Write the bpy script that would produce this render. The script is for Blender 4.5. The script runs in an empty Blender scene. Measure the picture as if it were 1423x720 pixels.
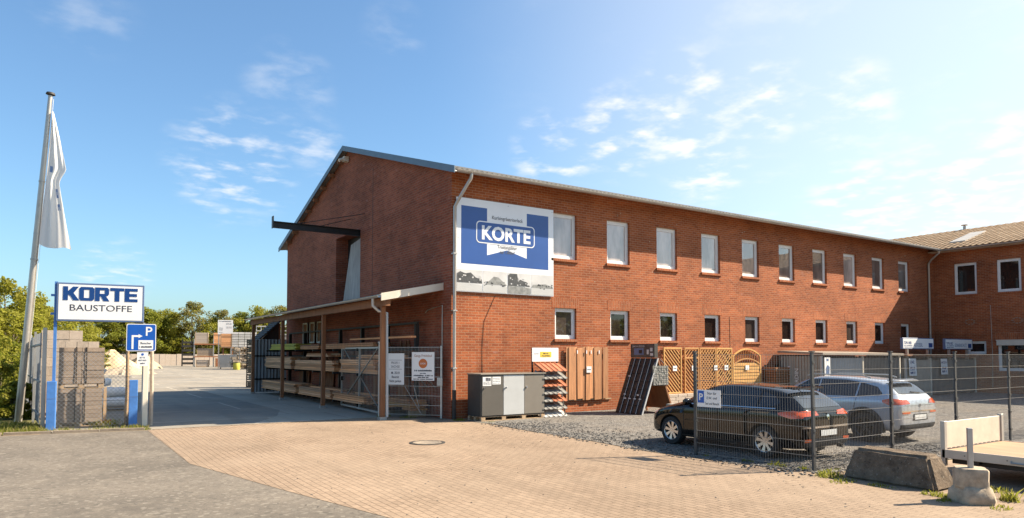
import bpy, bmesh, math, random
import numpy as np
from mathutils import Vector, Matrix
from mathutils.bvhtree import BVHTree
R = math.radians
scene = bpy.context.scene
COL = scene.collection

# ------------------------------------------------------------------ camera
cam_d = bpy.data.cameras.new('camera')
cam = bpy.data.objects.new('camera', cam_d); COL.objects.link(cam)
cam_d.sensor_width = 36.0
cam_d.lens = 961.34 / 1423 * 36
cam_d.shift_y = (449.54 - 360) / 1423
cam_d.clip_end = 6000
YAW, PITCH = 0.9866, 0.0437
fw = Vector((math.cos(YAW)*math.cos(PITCH), math.sin(YAW)*math.cos(PITCH), math.sin(PITCH)))
rt = Vector((math.sin(YAW), -math.cos(YAW), 0)); up = rt.cross(fw)
M3 = Matrix((rt, up, -fw)).transposed()
cam.matrix_world = Matrix.Translation((-10.363, -19.124, 2.05)) @ M3.to_4x4()
scene.camera = cam

# ------------------------------------------------------------------ sky
SUN_EL = R(40.3); SUN_AZ = math.atan2(-0.42, 1.0)      # direction towards the sun, angle from +X
world = bpy.data.worlds.new('World'); scene.world = world; world.use_nodes = True
nt = world.node_tree; N = nt.nodes; L = nt.links
for n in list(N): N.remove(n)
out = N.new('ShaderNodeOutputWorld'); bg = N.new('ShaderNodeBackground')
sky = N.new('ShaderNodeTexSky'); sky.sky_type = 'NISHITA'; sky.sun_disc = False
sky.sun_elevation = SUN_EL; sky.sun_rotation = math.pi/2 - SUN_AZ
sky.air_density = 1.0; sky.dust_density = 1.5; sky.ozone_density = 2.5
bg.inputs[1].default_value = 0.060
# clouds live on a plane high above: direction / height
tc = N.new('ShaderNodeTexCoord'); sep = N.new('ShaderNodeSeparateXYZ'); L.new(tc.outputs['Generated'], sep.inputs[0])
def wm(op, a, b=None, c=None):
    n = N.new('ShaderNodeMath'); n.operation = op
    for i, v in enumerate((a, b, c)):
        if v is None: continue
        if isinstance(v, (int, float)): n.inputs[i].default_value = v
        else: L.new(v, n.inputs[i])
    return n.outputs[0]
zz = wm('ADD', wm('MAXIMUM', sep.outputs[2], 0.0), 0.10)
cx_ = wm('DIVIDE', sep.outputs[0], zz); cy_ = wm('DIVIDE', sep.outputs[1], zz)
cmb = N.new('ShaderNodeCombineXYZ'); L.new(cx_, cmb.inputs[0]); L.new(cy_, cmb.inputs[1])
def wnoise(scale, detail, rough, off):
    mp = N.new('ShaderNodeMapping'); mp.inputs['Location'].default_value = off; L.new(cmb.outputs[0], mp.inputs[0])
    n = N.new('ShaderNodeTexNoise'); n.inputs['Scale'].default_value = scale; n.inputs['Detail'].default_value = detail
    n.inputs['Roughness'].default_value = rough; L.new(mp.outputs[0], n.inputs['Vector']); return n.outputs[0]
def wrange(v, a, b):
    n = N.new('ShaderNodeMapRange'); n.interpolation_type = 'SMOOTHSTEP'; L.new(v, n.inputs[0])
    n.inputs[1].default_value = a; n.inputs[2].default_value = b; return n.outputs[0]
def wdot(d, lo, hi):                                   # soft patch of sky around direction d
    n = N.new('ShaderNodeVectorMath'); n.operation = 'DOT_PRODUCT'; L.new(tc.outputs['Generated'], n.inputs[0])
    n.inputs[1].default_value = Vector(d).normalized()
    return wrange(n.outputs['Value'], math.cos(R(hi)), math.cos(R(lo)))
puff = wrange(wnoise(6.5, 5, 0.52, (1.3, 4.2, 0)), 0.45, 0.76)
wisp = wrange(wnoise(3.4, 7, 0.60, (6.1, 0.4, 0)), 0.50, 0.80)
groups = None
for d, r, k in (((.70,.64,.325),5.5,.8), ((.76,.56,.33),4.0,.8), ((.58,.77,.285),4.0,.9), ((.64,.70,.305),4.5,.95), ((.73,.63,.262),4,.75), ((.19,.95,.25),5.5,.75), ((.25,.91,.35),4,.3), ((.28,.91,.28),3,.5),
                ((.36,.83,.42),3,.2), ((.86,.48,.18),5,.7), ((.92,.36,.165),8,.95), ((.06,.99,.1),3,.5), ((.82,.48,.31),4,.6), ((.02,.92,.40),4,.2)):
    g_ = wm('MULTIPLY', wdot(d, r*.15, r), k); groups = g_ if groups is None else wm('MAXIMUM', groups, g_)
cover = wm('MULTIPLY', groups, wm('MAXIMUM', puff, wm('MULTIPLY', wisp, .6)))
veil = wm('MULTIPLY', wdot((.96,.12,.32), 2, 54), wm('ADD', wm('MULTIPLY', wisp, .22), .46))
cover = wm('MINIMUM', wm('ADD', cover, veil), 0.95)
mix = N.new('ShaderNodeMix'); mix.data_type = 'RGBA'
tint = N.new('ShaderNodeMix'); tint.data_type = 'RGBA'; tint.blend_type = 'MULTIPLY'; tint.inputs['Factor'].default_value = 1.0
L.new(sky.outputs[0], tint.inputs['A']); tint.inputs['B'].default_value = (1.05, 1.30, 1.38, 1)
L.new(cover, mix.inputs['Factor']); L.new(tint.outputs['Result'], mix.inputs['A'])
mix.inputs['B'].default_value = (7.2, 7.1, 7.0, 1)
L.new(mix.outputs['Result'], bg.inputs[0]); L.new(bg.outputs[0], out.inputs[0])

# ------------------------------------------------------------------ sun and exposure
sd = bpy.data.lights.new('sun', 'SUN'); sd.energy = 5.0; sd.angle = R(0.5); sd.color = (1.0, 0.87, 0.68)
sun = bpy.data.objects.new('sun', sd); COL.objects.link(sun)
S = Vector((math.cos(SUN_AZ)*math.cos(SUN_EL), math.sin(SUN_AZ)*math.cos(SUN_EL), math.sin(SUN_EL)))
sun.rotation_euler = S.to_track_quat('Z', 'Y').to_euler(); sun.location = (30, -20, 40)
vs = scene.view_settings
vs.view_transform = 'Standard'; vs.look = 'None'; vs.gamma = 1; vs.use_curve_mapping = False
vs.exposure = 1.42
random.seed(7)

# ------------------------------------------------------------------ mesh helpers
EACH = set('purlin_end arm block bracket collar contents corner_batten corner_post door_handle drawbar exhaust foot hinge pipe_clamp post price_tab price_tag rafter rail reflector roof_rail headlight tail_light side_panel wall_cable stay_rod clamp'.split())
class MB:
    def __init__(s): s.v = []; s.f = []; s.mi = []; s.cuts = []
    def add(s, vs, fs, mi=0):
        o = len(s.v); s.cuts.append((o, len(s.f))); s.v += [tuple(v) for v in vs]; s.f += [tuple(i+o for i in f) for f in fs]; s.mi += [mi]*len(fs); return s
    def box(s, x0, x1, y0, y1, z0, z1, mi=0):
        v = [(x, y, z) for z in (z0, z1) for y in (y0, y1) for x in (x0, x1)]
        return s.add(v, [(0,2,3,1), (4,5,7,6), (0,1,5,4), (2,6,7,3), (0,4,6,2), (1,3,7,5)], mi)
    def bar(s, p, q, w, h=None, upv=(0,0,1), mi=0):
        h = h or w; p = Vector(p); q = Vector(q); d = (q-p).normalized(); u = Vector(upv)
        if abs(d.dot(u)) > .98: u = Vector((1,0,0))
        a = d.cross(u).normalized(); b = a.cross(d).normalized()
        v = [c + a*i*w/2 + b*j*h/2 for c in (p, q) for i, j in ((-1,-1), (1,-1), (1,1), (-1,1))]
        return s.add(v, [(3,2,1,0), (4,5,6,7), (0,1,5,4), (1,2,6,5), (2,3,7,6), (3,0,4,7)], mi)
    def tube(s, pts, r, n=10, cap=True, mi=0):
        pts = [Vector(p) for p in pts]; rs = r if isinstance(r, (list, tuple)) else [r]*len(pts)
        vs = []; prev = None
        for i, p in enumerate(pts):
            d = (pts[min(i+1, len(pts)-1)] - pts[max(i-1, 0)]).normalized()
            if prev is None:
                u = Vector((0,0,1)) if abs(d.z) < .9 else Vector((1,0,0))
                a = d.cross(u).normalized()
            else: a = (prev - d*prev.dot(d)).normalized()
            prev = a; b = d.cross(a)
            for k in range(n):
                t = 2*math.pi*k/n; vs.append(p + (a*math.cos(t) + b*math.sin(t))*rs[i])
        fs = [(i*n+k, i*n+(k+1)%n, (i+1)*n+(k+1)%n, (i+1)*n+k) for i in range(len(pts)-1) for k in range(n)]
        if cap: fs += [tuple(range(n-1, -1, -1)), tuple((len(pts)-1)*n+k for k in range(n))]
        return s.add(vs, fs, mi)
    def lathe(s, prof, axis='z', n=24, c=(0,0,0), mi=0):      # prof: (radius, along)
        vs = []
        for r, a in prof:
            for k in range(n):
                t = 2*math.pi*k/n; q = (r*math.cos(t), r*math.sin(t), a)
                if axis == 'x': q = (a, r*math.cos(t), r*math.sin(t))
                vs.append((q[0]+c[0], q[1]+c[1], q[2]+c[2]))
        fs = [(i*n+k, i*n+(k+1)%n, (i+1)*n+(k+1)%n, (i+1)*n+k) for i in range(len(prof)-1) for k in range(n)]
        return s.add(vs, fs, mi)
    def prism(s, poly, o, u, v, depth, mi=0):                  # polygon in (u,v), thickness along n = u x v
        o = Vector(o); u = Vector(u); v = Vector(v); n = u.cross(v).normalized(); k = len(poly)
        a = [o+u*x+v*y for x, y in poly]; b = [p+n*depth for p in a]
        return s.add(a+b, [tuple(range(k-1, -1, -1)), tuple(range(k, 2*k))] + [(i, (i+1)%k, k+(i+1)%k, k+i) for i in range(k)], mi)
    def poly(s, pts, mi=0): return s.add(pts, [tuple(range(len(pts)))], mi)
    def text(s, txt, size, o, u, v, depth=.002, bold=0.0, xs=1.0, align='LEFT', mi=0):
        c = bpy.data.curves.new('lettering', 'FONT'); c.body = txt; c.size = size; c.extrude = depth/2
        c.offset = bold*size; c.align_x = align; c.resolution_u = 3
        ob = bpy.data.objects.new('lettering', c); COL.objects.link(ob)
        dg = bpy.context.evaluated_depsgraph_get(); dg.update()
        me = bpy.data.meshes.new_from_object(ob.evaluated_get(dg)); bpy.data.objects.remove(ob); bpy.data.curves.remove(c)
        o = Vector(o); u = Vector(u).normalized(); v = Vector(v).normalized(); n = u.cross(v)
        vs = [o + u*(p.co.x*xs) + v*p.co.y + n*(p.co.z+depth/2+.0005) for p in me.vertices]
        s.add(vs, [tuple(p.vertices) for p in me.polygons], mi); bpy.data.meshes.remove(me); return s
    def greek(s, o, u, v, width, size, depth=.002, mi=0, seed=0):   # an unreadable line of print: a row of small strokes
        rnd = random.Random(seed); x = 0; u = Vector(u).normalized(); v = Vector(v).normalized(); o = Vector(o)
        while x < width:
            w = size*rnd.uniform(.25, .55)
            if rnd.random() > .15: s.prism([(x,0), (x+w*.8,0), (x+w*.8,size*rnd.uniform(.65,1)), (x,size*rnd.uniform(.65,1))], o, u, v, depth, mi)
            x += w
        return s
    def build(s, name, mats, parent=None, smooth=False, bevel=0, seg=1, loc=None):
        if parent is not None and name in EACH and len(s.cuts) > 1:      # every piece a part of its own
            ends = s.cuts[1:] + [(len(s.v), len(s.f))]
            for (v0, f0), (v1, f1) in zip(s.cuts, ends):
                m = MB(); m.add(s.v[v0:v1], [tuple(i-v0 for i in f) for f in s.f[f0:f1]]); o = m.build(name, mats, parent, smooth, bevel, seg, loc)
            return o
        me = bpy.data.meshes.new(name); me.from_pydata(s.v, [], s.f)
        if not isinstance(mats, (list, tuple)): mats = [mats]
        for m in mats: me.materials.append(m)
        if len(mats) > 1: me.polygons.foreach_set('material_index', s.mi)
        if bevel:
            bm = bmesh.new(); bm.from_mesh(me); bmesh.ops.remove_doubles(bm, verts=bm.verts, dist=1e-5)
            es = [e for e in bm.edges if len(e.link_faces) == 2 and e.calc_face_angle(0) > .5]
            bmesh.ops.bevel(bm, geom=es, offset=bevel, segments=seg, affect='EDGES', clamp_overlap=True); bm.to_mesh(me); bm.free()
        if smooth:
            me.polygons.foreach_set('use_smooth', [True]*len(me.polygons)); me.set_sharp_from_angle(angle=R(38))
        me.update()
        ob = bpy.data.objects.new(name, me); COL.objects.link(ob)
        if parent is not None: ob.parent = parent
        if loc: ob.location = loc
        return ob
def tag(o, label=None, cat=None, group=None, kind=None):
    if label: o['label'] = label
    if cat: o['category'] = cat
    if group: o['group'] = group
    if kind: o['kind'] = kind
    return o
def thing(name, label, cat, loc=(0,0,0), rz=0, group=None):
    o = bpy.data.objects.new(name, None); COL.objects.link(o); o.location = loc; o.rotation_euler = (0,0,rz)
    o.empty_display_size = .2
    return tag(o, label, cat, group)
def copy_tree(o, parent=None):
    c = o.copy(); COL.objects.link(c); c.parent = parent
    for ch in o.children: copy_tree(ch, c)
    return c
X_, Y_, Z_ = (1,0,0), (0,1,0), (0,0,1)
NY = (0,-1,0); NX = (-1,0,0)

# ------------------------------------------------------------------ materials
def lin(h):
    h = h.lstrip('#'); c = [int(h[i:i+2], 16)/255 for i in (0,2,4)]
    return tuple(x/12.92 if x <= .04045 else ((x+.055)/1.055)**2.4 for x in c)
class MT:
    def __init__(s, name):
        s.m = bpy.data.materials.new(name); s.m.use_nodes = True; s.nt = s.m.node_tree; s.N = s.nt.nodes; s.L = s.nt.links
        s.b = s.N['Principled BSDF']; s._pos = None
    def pos(s, space='world'):
        if space == 'object':
            n = s.N.new('ShaderNodeTexCoord'); return n.outputs['Object']
        if s._pos is None: s._pos = s.N.new('ShaderNodeNewGeometry')
        return s._pos.outputs['Position']
    def link(s, a, b): s.L.new(a, b)
    def val(s, sock, v):
        if isinstance(v, (int, float)): sock.default_value = v
        elif isinstance(v, tuple): sock.default_value = v if len(v) == 4 else (*v, 1)
        else: s.L.new(v, sock)
    def math(s, op, a, b=0.0, clamp=False):
        n = s.N.new('ShaderNodeMath'); n.operation = op; n.use_clamp = clamp; s.val(n.inputs[0], a); s.val(n.inputs[1], b); return n.outputs[0]
    def noise(s, scale, detail=4, rough=.6, vec=None, stretch=None):
        v = vec or s.pos()
        if stretch:
            mp = s.N.new('ShaderNodeMapping'); mp.inputs['Scale'].default_value = stretch; s.L.new(v, mp.inputs[0]); v = mp.outputs[0]
        n = s.N.new('ShaderNodeTexNoise'); n.inputs['Scale'].default_value = scale; n.inputs['Detail'].default_value = detail
        n.inputs['Roughness'].default_value = rough; s.L.new(v, n.inputs['Vector']); return n.outputs[0]
    def rng(s, v, a, b, c=0.0, d=1.0):
        n = s.N.new('ShaderNodeMapRange'); s.L.new(v, n.inputs[0])
        for i, q in enumerate((a, b, c, d)): n.inputs[i+1].default_value = q
        return n.outputs[0]
    def mix(s, f, a, b, mode='MIX'):
        n = s.N.new('ShaderNodeMix'); n.data_type = 'RGBA'; n.blend_type = mode
        s.val(n.inputs['Factor'], f); s.val(n.inputs['A'], a); s.val(n.inputs['B'], b); return n.outputs['Result']
    def bump(s, h, strength=.3, dist=.01):
        n = s.N.new('ShaderNodeBump'); n.inputs['Strength'].default_value = strength; n.inputs['Distance'].default_value = dist
        s.L.new(h, n.inputs['Height']); s.L.new(n.outputs[0], s.b.inputs['Normal'])
    def set(s, **k):
        for a, v in k.items(): s.val(s.b.inputs[a.replace('_', ' ')], v)
        return s
def plain(name, col, rough=.6, metal=0.0, var=.15, scale=3.0, bump=0.0, bscale=60, space='object', stretch=None, spec=None, coat=0.0, isl=0.0):
    m = MT(name); c = lin(col) if isinstance(col, str) else col
    p = m.pos(space); n = m.noise(scale, 5, .65, p, stretch); f = m.rng(n, .25, .75)
    colr = m.mix(f, tuple(x*(1-var) for x in c), tuple(min(1, x*(1+var)) for x in c))
    if isl:                                             # every board, block or tile a little different
        m.pos(); q = m.rng(m._pos.outputs['Random Per Island'], 0, 1, 1-isl, 1+isl); cc = m.N.new('ShaderNodeCombineColor'); [m.link(q, cc.inputs[i]) for i in range(3)]
        colr = m.mix(1.0, colr, cc.outputs[0], 'MULTIPLY')
    m.set(Base_Color=colr, Roughness=rough, Metallic=metal)
    if spec is not None: m.set(Specular_IOR_Level=spec)
    if coat: m.set(Coat_Weight=coat, Coat_Roughness=.03)
    if bump: m.bump(m.noise(bscale, 3, .6, p), bump, .01)
    return m.m

def brick_mat(name, c1, c2, mortar, bw=.25, rh=.085, ms=.009, vertical=False):
    m = MT(name); p = m.pos()
    sp = m.N.new('ShaderNodeSeparateXYZ'); m.link(p, sp.inputs[0])
    u = m.math('ADD', sp.outputs[0], sp.outputs[1]); v = sp.outputs[2]
    if vertical: u, v = v, u
    cb = m.N.new('ShaderNodeCombineXYZ'); m.link(u, cb.inputs[0]); m.link(v, cb.inputs[1])
    b = m.N.new('ShaderNodeTexBrick'); m.link(cb.outputs[0], b.inputs['Vector'])
    b.inputs['Scale'].default_value = 1; b.inputs['Brick Width'].default_value = bw; b.inputs['Row Height'].default_value = rh
    b.inputs['Mortar Size'].default_value = ms; b.inputs['Mortar Smooth'].default_value = .25; b.inputs['Bias'].default_value = -.1
    b.offset = .5
    m.val(b.inputs['Color1'], c1); m.val(b.inputs['Color2'], c2); m.val(b.inputs['Mortar'], mortar)
    # second, coarser set of courses picks out odd burnt or pale bricks
    b2 = m.N.new('ShaderNodeTexBrick'); m.link(cb.outputs[0], b2.inputs['Vector'])
    b2.inputs['Scale'].default_value = 1; b2.inputs['Brick Width'].default_value = bw; b2.inputs['Row Height'].default_value = rh
    b2.inputs['Mortar Size'].default_value = 0; b2.offset = .5; b2.inputs['Bias'].default_value = 0
    m.val(b2.inputs['Color1'], (0,0,0)); m.val(b2.inputs['Color2'], (1,1,1)); m.val(b2.inputs['Mortar'], (.5,.5,.5))
    patch = m.noise(.35, 5, .65); streak = m.noise(1.1, 4, .6, None, (.35, .35, 2.5))
    tone = m.math('MULTIPLY', m.rng(patch, .3, .72, .74, 1.26), m.rng(streak, .3, .7, .84, 1.16))
    grain = m.rng(m.noise(45, 2, .6), .3, .7, .86, 1.14)
    tone = m.math('MULTIPLY', tone, grain)
    cc = m.N.new('ShaderNodeCombineColor'); [m.link(tone, cc.inputs[i]) for i in range(3)]
    col = m.mix(1.0, b.outputs['Color'], cc.outputs[0], 'MULTIPLY')
    pale = m.math('MULTIPLY', m.rng(m.noise(5.5, 3, .5, None, (.5, .5, 2.2)), .62, .72), .55)
    col = m.mix(pale, col, tuple(min(1, x*1.0+.12) for x in c2))
    m.set(Base_Color=col, Roughness=.88, Specular_IOR_Level=.25)
    damp = m.math('MULTIPLY', m.rng(m.noise(1.0, 5, .6, None, (1.6, 1.6, .22)), .56, .74), m.rng(v if not vertical else u, 0.0, 8.0, .45, .12))
    col = m.mix(damp, col, tuple(x*.42 for x in c2)); m.set(Base_Color=col)
    h = m.math('ADD', m.math('MULTIPLY', b.outputs['Fac'], -1.0), m.math('MULTIPLY', m.noise(30, 3), .5))
    m.bump(h, .45, .012)
    return m.m
BR1, BR2, MORT = (.34,.096,.034), (.225,.058,.022), (.34,.19,.11)
M = {}
M['brick'] = brick_mat('red brick', BR1, BR2, MORT)
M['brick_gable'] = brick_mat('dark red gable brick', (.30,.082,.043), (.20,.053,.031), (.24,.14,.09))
M['brick_up'] = brick_mat('upright brick course', (.36,.105,.038), (.25,.068,.027), MORT, .25, .085, .009, True)
def paving_mat(name, c1, c2, joint, bw, rh, ms, rot=0.0, sand=(.42,.30,.19)):
    m = MT(name); mp = m.N.new('ShaderNodeMapping'); mp.inputs['Rotation'].default_value = (0,0,rot); m.link(m.pos(), mp.inputs[0])
    wob = m.noise(.6, 2, .5); wv = m.N.new('ShaderNodeVectorMath'); wv.operation = 'ADD'
    sc = m.N.new('ShaderNodeCombineXYZ'); m.link(m.math('MULTIPLY', wob, .12), sc.inputs[0]); m.link(m.math('MULTIPLY', m.noise(.5, 2, .5), .12), sc.inputs[1])
    m.link(mp.outputs[0], wv.inputs[0]); m.link(sc.outputs[0], wv.inputs[1])
    b = m.N.new('ShaderNodeTexBrick'); m.link(wv.outputs[0], b.inputs['Vector']); b.offset = .5
    b.inputs['Scale'].default_value = 1; b.inputs['Brick Width'].default_value = bw; b.inputs['Row Height'].default_value = rh
    b.inputs['Mortar Size'].default_value = ms; b.inputs['Mortar Smooth'].default_value = .3
    m.val(b.inputs['Color1'], c1); m.val(b.inputs['Color2'], c2); m.val(b.inputs['Mortar'], joint)
    dirt = m.rng(m.noise(.45, 6, .68), .40, .62)
    col = m.mix(m.math('MULTIPLY', dirt, .50), b.outputs['Color'], sand)
    tone = m.math('MULTIPLY', m.rng(m.noise(.18, 5, .6), .3, .7, .82, 1.15), m.rng(m.noise(70, 2), .3, .7, .88, 1.12))
    cc = m.N.new('ShaderNodeCombineColor'); [m.link(tone, cc.inputs[i]) for i in range(3)]
    col = m.mix(1.0, col, cc.outputs[0], 'MULTIPLY')
    tyre = m.math('MULTIPLY', m.rng(m.noise(.7, 4, .55, None, (1.6, .18, 1)), .52, .68), .32)
    col = m.mix(tyre, col, tuple(x*.62 for x in c2))
    odd = m.N.new('ShaderNodeSeparateColor'); m.link(b.outputs['Color'], odd.inputs[0])
    oil = m.math('MULTIPLY', m.rng(m.noise(1.3, 4, .5), .70, .78), .35); col = m.mix(oil, col, (.12,.09,.065))
    spots = m.rng(m.noise(9, 3, .5), .72, .78)
    col = m.mix(m.math('MULTIPLY', spots, .45), col, (.10,.08,.055))
    m.set(Base_Color=col, Roughness=.9, Specular_IOR_Level=.2)
    m.bump(m.math('ADD', m.math('MULTIPLY', b.outputs['Fac'], -1.0), m.math('MULTIPLY', m.noise(40, 3), .4)), .5, .012)
    return m.m
M['pavers'] = paving_mat('worn clay pavers', (.300,.216,.150), (.245,.176,.122), (.105,.076,.052), .22, .11, .0068, math.pi/2, (.325,.243,.172))
M['slabs'] = paving_mat('concrete yard', (.235,.215,.185), (.205,.188,.165), (.40,.36,.30), 9.0, 4.0, .06, 0, (.34,.28,.205))
M['strip'] = paving_mat('pale concrete', (.37,.335,.28), (.33,.30,.25), (.17,.14,.11), 2.4, 2.4, .02, 0, (.36,.30,.22))
def asphalt():
    m = MT('old asphalt'); g = m.noise(34, 5, .8); p = m.noise(.35, 6, .65); q = m.noise(1.7, 5, .65)
    col = m.mix(m.rng(p, .35, .68), (.125,.106,.086), (.235,.198,.158))
    col = m.mix(m.math('MULTIPLY', m.rng(q, .52, .72), .6), col, (.29,.245,.19)); col = m.mix(m.math('MULTIPLY', m.rng(m.noise(.16, 4, .6), .5, .68), .35), col, (.09,.078,.064))
    col = m.mix(m.math('MULTIPLY', m.rng(m.noise(3.1, 4, .6), .68, .74), .7), col, (.055,.05,.045))
    col = m.mix(m.rng(g, .35, .65, 0, .65), col, (.085,.076,.066))
    v = m.N.new('ShaderNodeTexVoronoi'); v.inputs['Scale'].default_value = 55; m.link(m.pos(), v.inputs[0])
    col = m.mix(m.math('MULTIPLY', m.rng(v.outputs['Distance'], .0, .25, 1, 0), .25), col, (.32,.29,.24))
    wv = m.N.new('ShaderNodeVectorMath'); wv.operation = 'ADD'; nz_ = m.N.new('ShaderNodeTexNoise'); nz_.inputs['Scale'].default_value = 1.2; nz_.inputs['Detail'].default_value = 5; m.link(m.pos(), nz_.inputs['Vector'])
    m.link(m.pos(), wv.inputs[0]); m.link(nz_.outputs['Color'], wv.inputs[1])
    cv = m.N.new('ShaderNodeTexVoronoi'); cv.feature = 'DISTANCE_TO_EDGE'; cv.inputs['Scale'].default_value = .28; m.link(wv.outputs[0], cv.inputs[0])
    crack = m.math('MULTIPLY', m.rng(cv.outputs['Distance'], .0, .006, 1, 0), m.rng(m.noise(.5, 3), .48, .6)); col = m.mix(m.math('MULTIPLY', crack, .55), col, (.04,.036,.03))
    sp = m.N.new('ShaderNodeTexVoronoi'); sp.inputs['Scale'].default_value = 18; m.link(m.pos(), sp.inputs[0]); sc_ = m.N.new('ShaderNodeSeparateColor'); m.link(sp.outputs['Color'], sc_.inputs[0])
    col = m.mix(m.math('MULTIPLY', m.rng(sc_.outputs[0], .80, .95), .30), col, (.36,.32,.26)); col = m.mix(m.math('MULTIPLY', m.rng(sc_.outputs[1], .80, .95), .35), col, (.06,.055,.048))
    m.set(Base_Color=col, Roughness=.92, Specular_IOR_Level=.2); m.bump(g, .5, .01); return m.m
M['asphalt'] = asphalt()
def gravel():
    m = MT('grey gravel'); v = m.N.new('ShaderNodeTexVoronoi'); v.inputs['Scale'].default_value = 26; m.link(m.pos(), v.inputs[0])
    v2 = m.N.new('ShaderNodeTexVoronoi'); v2.inputs['Scale'].default_value = 9; m.link(m.pos(), v2.inputs[0])
    s1 = m.N.new('ShaderNodeSeparateColor'); m.link(v.outputs['Color'], s1.inputs[0])
    s2 = m.N.new('ShaderNodeSeparateColor'); m.link(v2.outputs['Color'], s2.inputs[0])
    f = m.math('ADD', m.math('MULTIPLY', s1.outputs[0], .65), m.math('MULTIPLY', s2.outputs[0], .35))
    col = m.mix(f, (.05,.046,.043), (.265,.245,.22))
    col = m.mix(m.math('MULTIPLY', m.rng(m.noise(.5, 5), .45, .7), .2), col, (.28,.21,.14))
    m.set(Base_Color=col, Roughness=.95, Specular_IOR_Level=.2); m.bump(m.math('MULTIPLY', v.outputs['Distance'], -1.0), .8, .03); return m.m
M['gravel'] = gravel()
def earth(name, a, b, c):
    m = MT(name); col = m.mix(m.rng(m.noise(.25, 6, .65), .35, .65), a, b)
    col = m.mix(m.math('MULTIPLY', m.rng(m.noise(3.5, 5, .6), .5, .7), .6), col, c)
    m.set(Base_Color=col, Roughness=.95, Specular_IOR_Level=.1); m.bump(m.noise(18, 5), .6, .03); return m.m
M['earth'] = earth('sandy earth', (.34,.25,.16), (.42,.32,.21), (.25,.19,.12))
M['soil'] = earth('grassy soil', (.10,.10,.035), (.15,.14,.06), (.07,.075,.025))
M['sand'] = earth('heaped sand', (.46,.34,.21), (.52,.40,.26), (.38,.28,.17))
M['white'] = plain('white plastic', (.72,.71,.69), .35, var=.05)
M['frame'] = plain('white window frame', (.70,.69,.67), .4, var=.06)
M['panel'] = plain('white sign panel', (.78,.77,.75), .35, var=.04, scale=1.2)
M['board'] = plain('white billboard', (.74,.74,.75), .3, var=.04, scale=.8)
M['blue'] = plain('sign blue', (.004,.045,.19), .35, var=.08)
M['bblue'] = plain('billboard blue', (.022,.075,.27), .35, var=.10, scale=.9)
M['pblue'] = plain('road sign blue', (.005,.085,.40), .35, var=.06)
M['postblue'] = plain('painted blue steel', (.06,.18,.46), .5, var=.18, scale=6)
M['frameblue'] = plain('blue grey frame', (.10,.15,.27), .45, var=.12)
M['letter'] = plain('dark lettering', (.035,.04,.06), .5, var=.05)
M['ink'] = plain('grey print', (.10,.10,.11), .5, var=.1)
M['orange'] = plain('orange print', (.55,.15,.03), .5, var=.1)
M['brownp'] = plain('brown print', (.33,.13,.06), .5, var=.1)
M['yellow'] = plain('yellow print', (.70,.48,.05), .5, var=.1)
M['photo_l'] = plain('pale photo print', (.52,.51,.50), .45, var=.2, scale=1.6)
M['photo_m'] = plain('grey photo print', (.22,.22,.21), .45, var=.5, scale=7)
M['photo_d'] = plain('dark photo print', (.055,.055,.055), .45, var=.7, scale=9)
M['zinc'] = plain('zinc', (.42,.40,.37), .45, .6, var=.15, scale=2)
M['steel'] = plain('galvanised steel', (.40,.40,.39), .45, .7, var=.2, scale=4)
M['fence'] = plain('anthracite coated wire', (.21,.20,.19), .4, .4, var=.15, scale=5)
M['fpost'] = plain('anthracite post', (.055,.057,.06), .45, .3, var=.2, scale=5)
M['black'] = plain('black steel', (.022,.020,.019), .5, .3, var=.3)
M['rubber'] = plain('rubber', (.018,.018,.018), .85, var=.2)
M['iron'] = plain('cast iron', (.05,.045,.04), .7, .3, var=.3, scale=8)
M['wood'] = plain('weathered timber', (.22,.09,.036), .8, var=.35, scale=4, stretch=(1,1,.15), bump=.2, isl=0.15)
M['plank'] = plain('fresh sawn planks', (.60,.285,.125), .8, var=.28, scale=6, stretch=(3,.15,3), bump=.15, bscale=30, isl=0.42)
M['plank2'] = plain('grey sawn planks', (.56,.30,.155), .8, var=.3, scale=6, stretch=(3,.15,3), bump=.15, bscale=30, isl=0.42)
M['larch'] = plain('larch boards', (.44,.20,.085), .75, var=.38, scale=5, stretch=(2,2,.2), bump=.2, bscale=40, isl=0.28)
M['pine'] = plain('pine lattice', (.55,.30,.09), .7, var=.22, scale=5, stretch=(1,1,.3))
M['pine2'] = plain('darker pine lattice', (.46,.22,.065), .7, var=.22, scale=5, stretch=(1,1,.3))
M['pallet'] = plain('pallet wood', (.36,.25,.15), .85, var=.3, scale=6, bump=.2, isl=0.2)
M['stone'] = plain('stacked concrete blocks', (.27,.205,.155), .9, var=.22, scale=9, bump=.5, bscale=25, isl=0.13)
M['stone2'] = plain('pale concrete blocks', (.42,.34,.27), .9, var=.18, scale=9, bump=.4, bscale=25, isl=0.12)
M['slate'] = plain('grey slate', (.13,.13,.115), .7, var=.3, scale=8, bump=.3, bscale=20, isl=0.2)
M['tile_t'] = plain('terracotta tile', (.42,.13,.055), .7, var=.3, scale=6, isl=0.25)
M['tile_g'] = plain('grey concrete tile', (.25,.235,.21), .8, var=.25, scale=6, isl=0.25)
M['tile_l'] = plain('pale concrete tile', (.52,.49,.45), .8, var=.2, scale=6, isl=0.2)
M['tile_b'] = plain('black glazed tile', (.018,.017,.017), .55, var=.3, scale=5)
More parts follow.
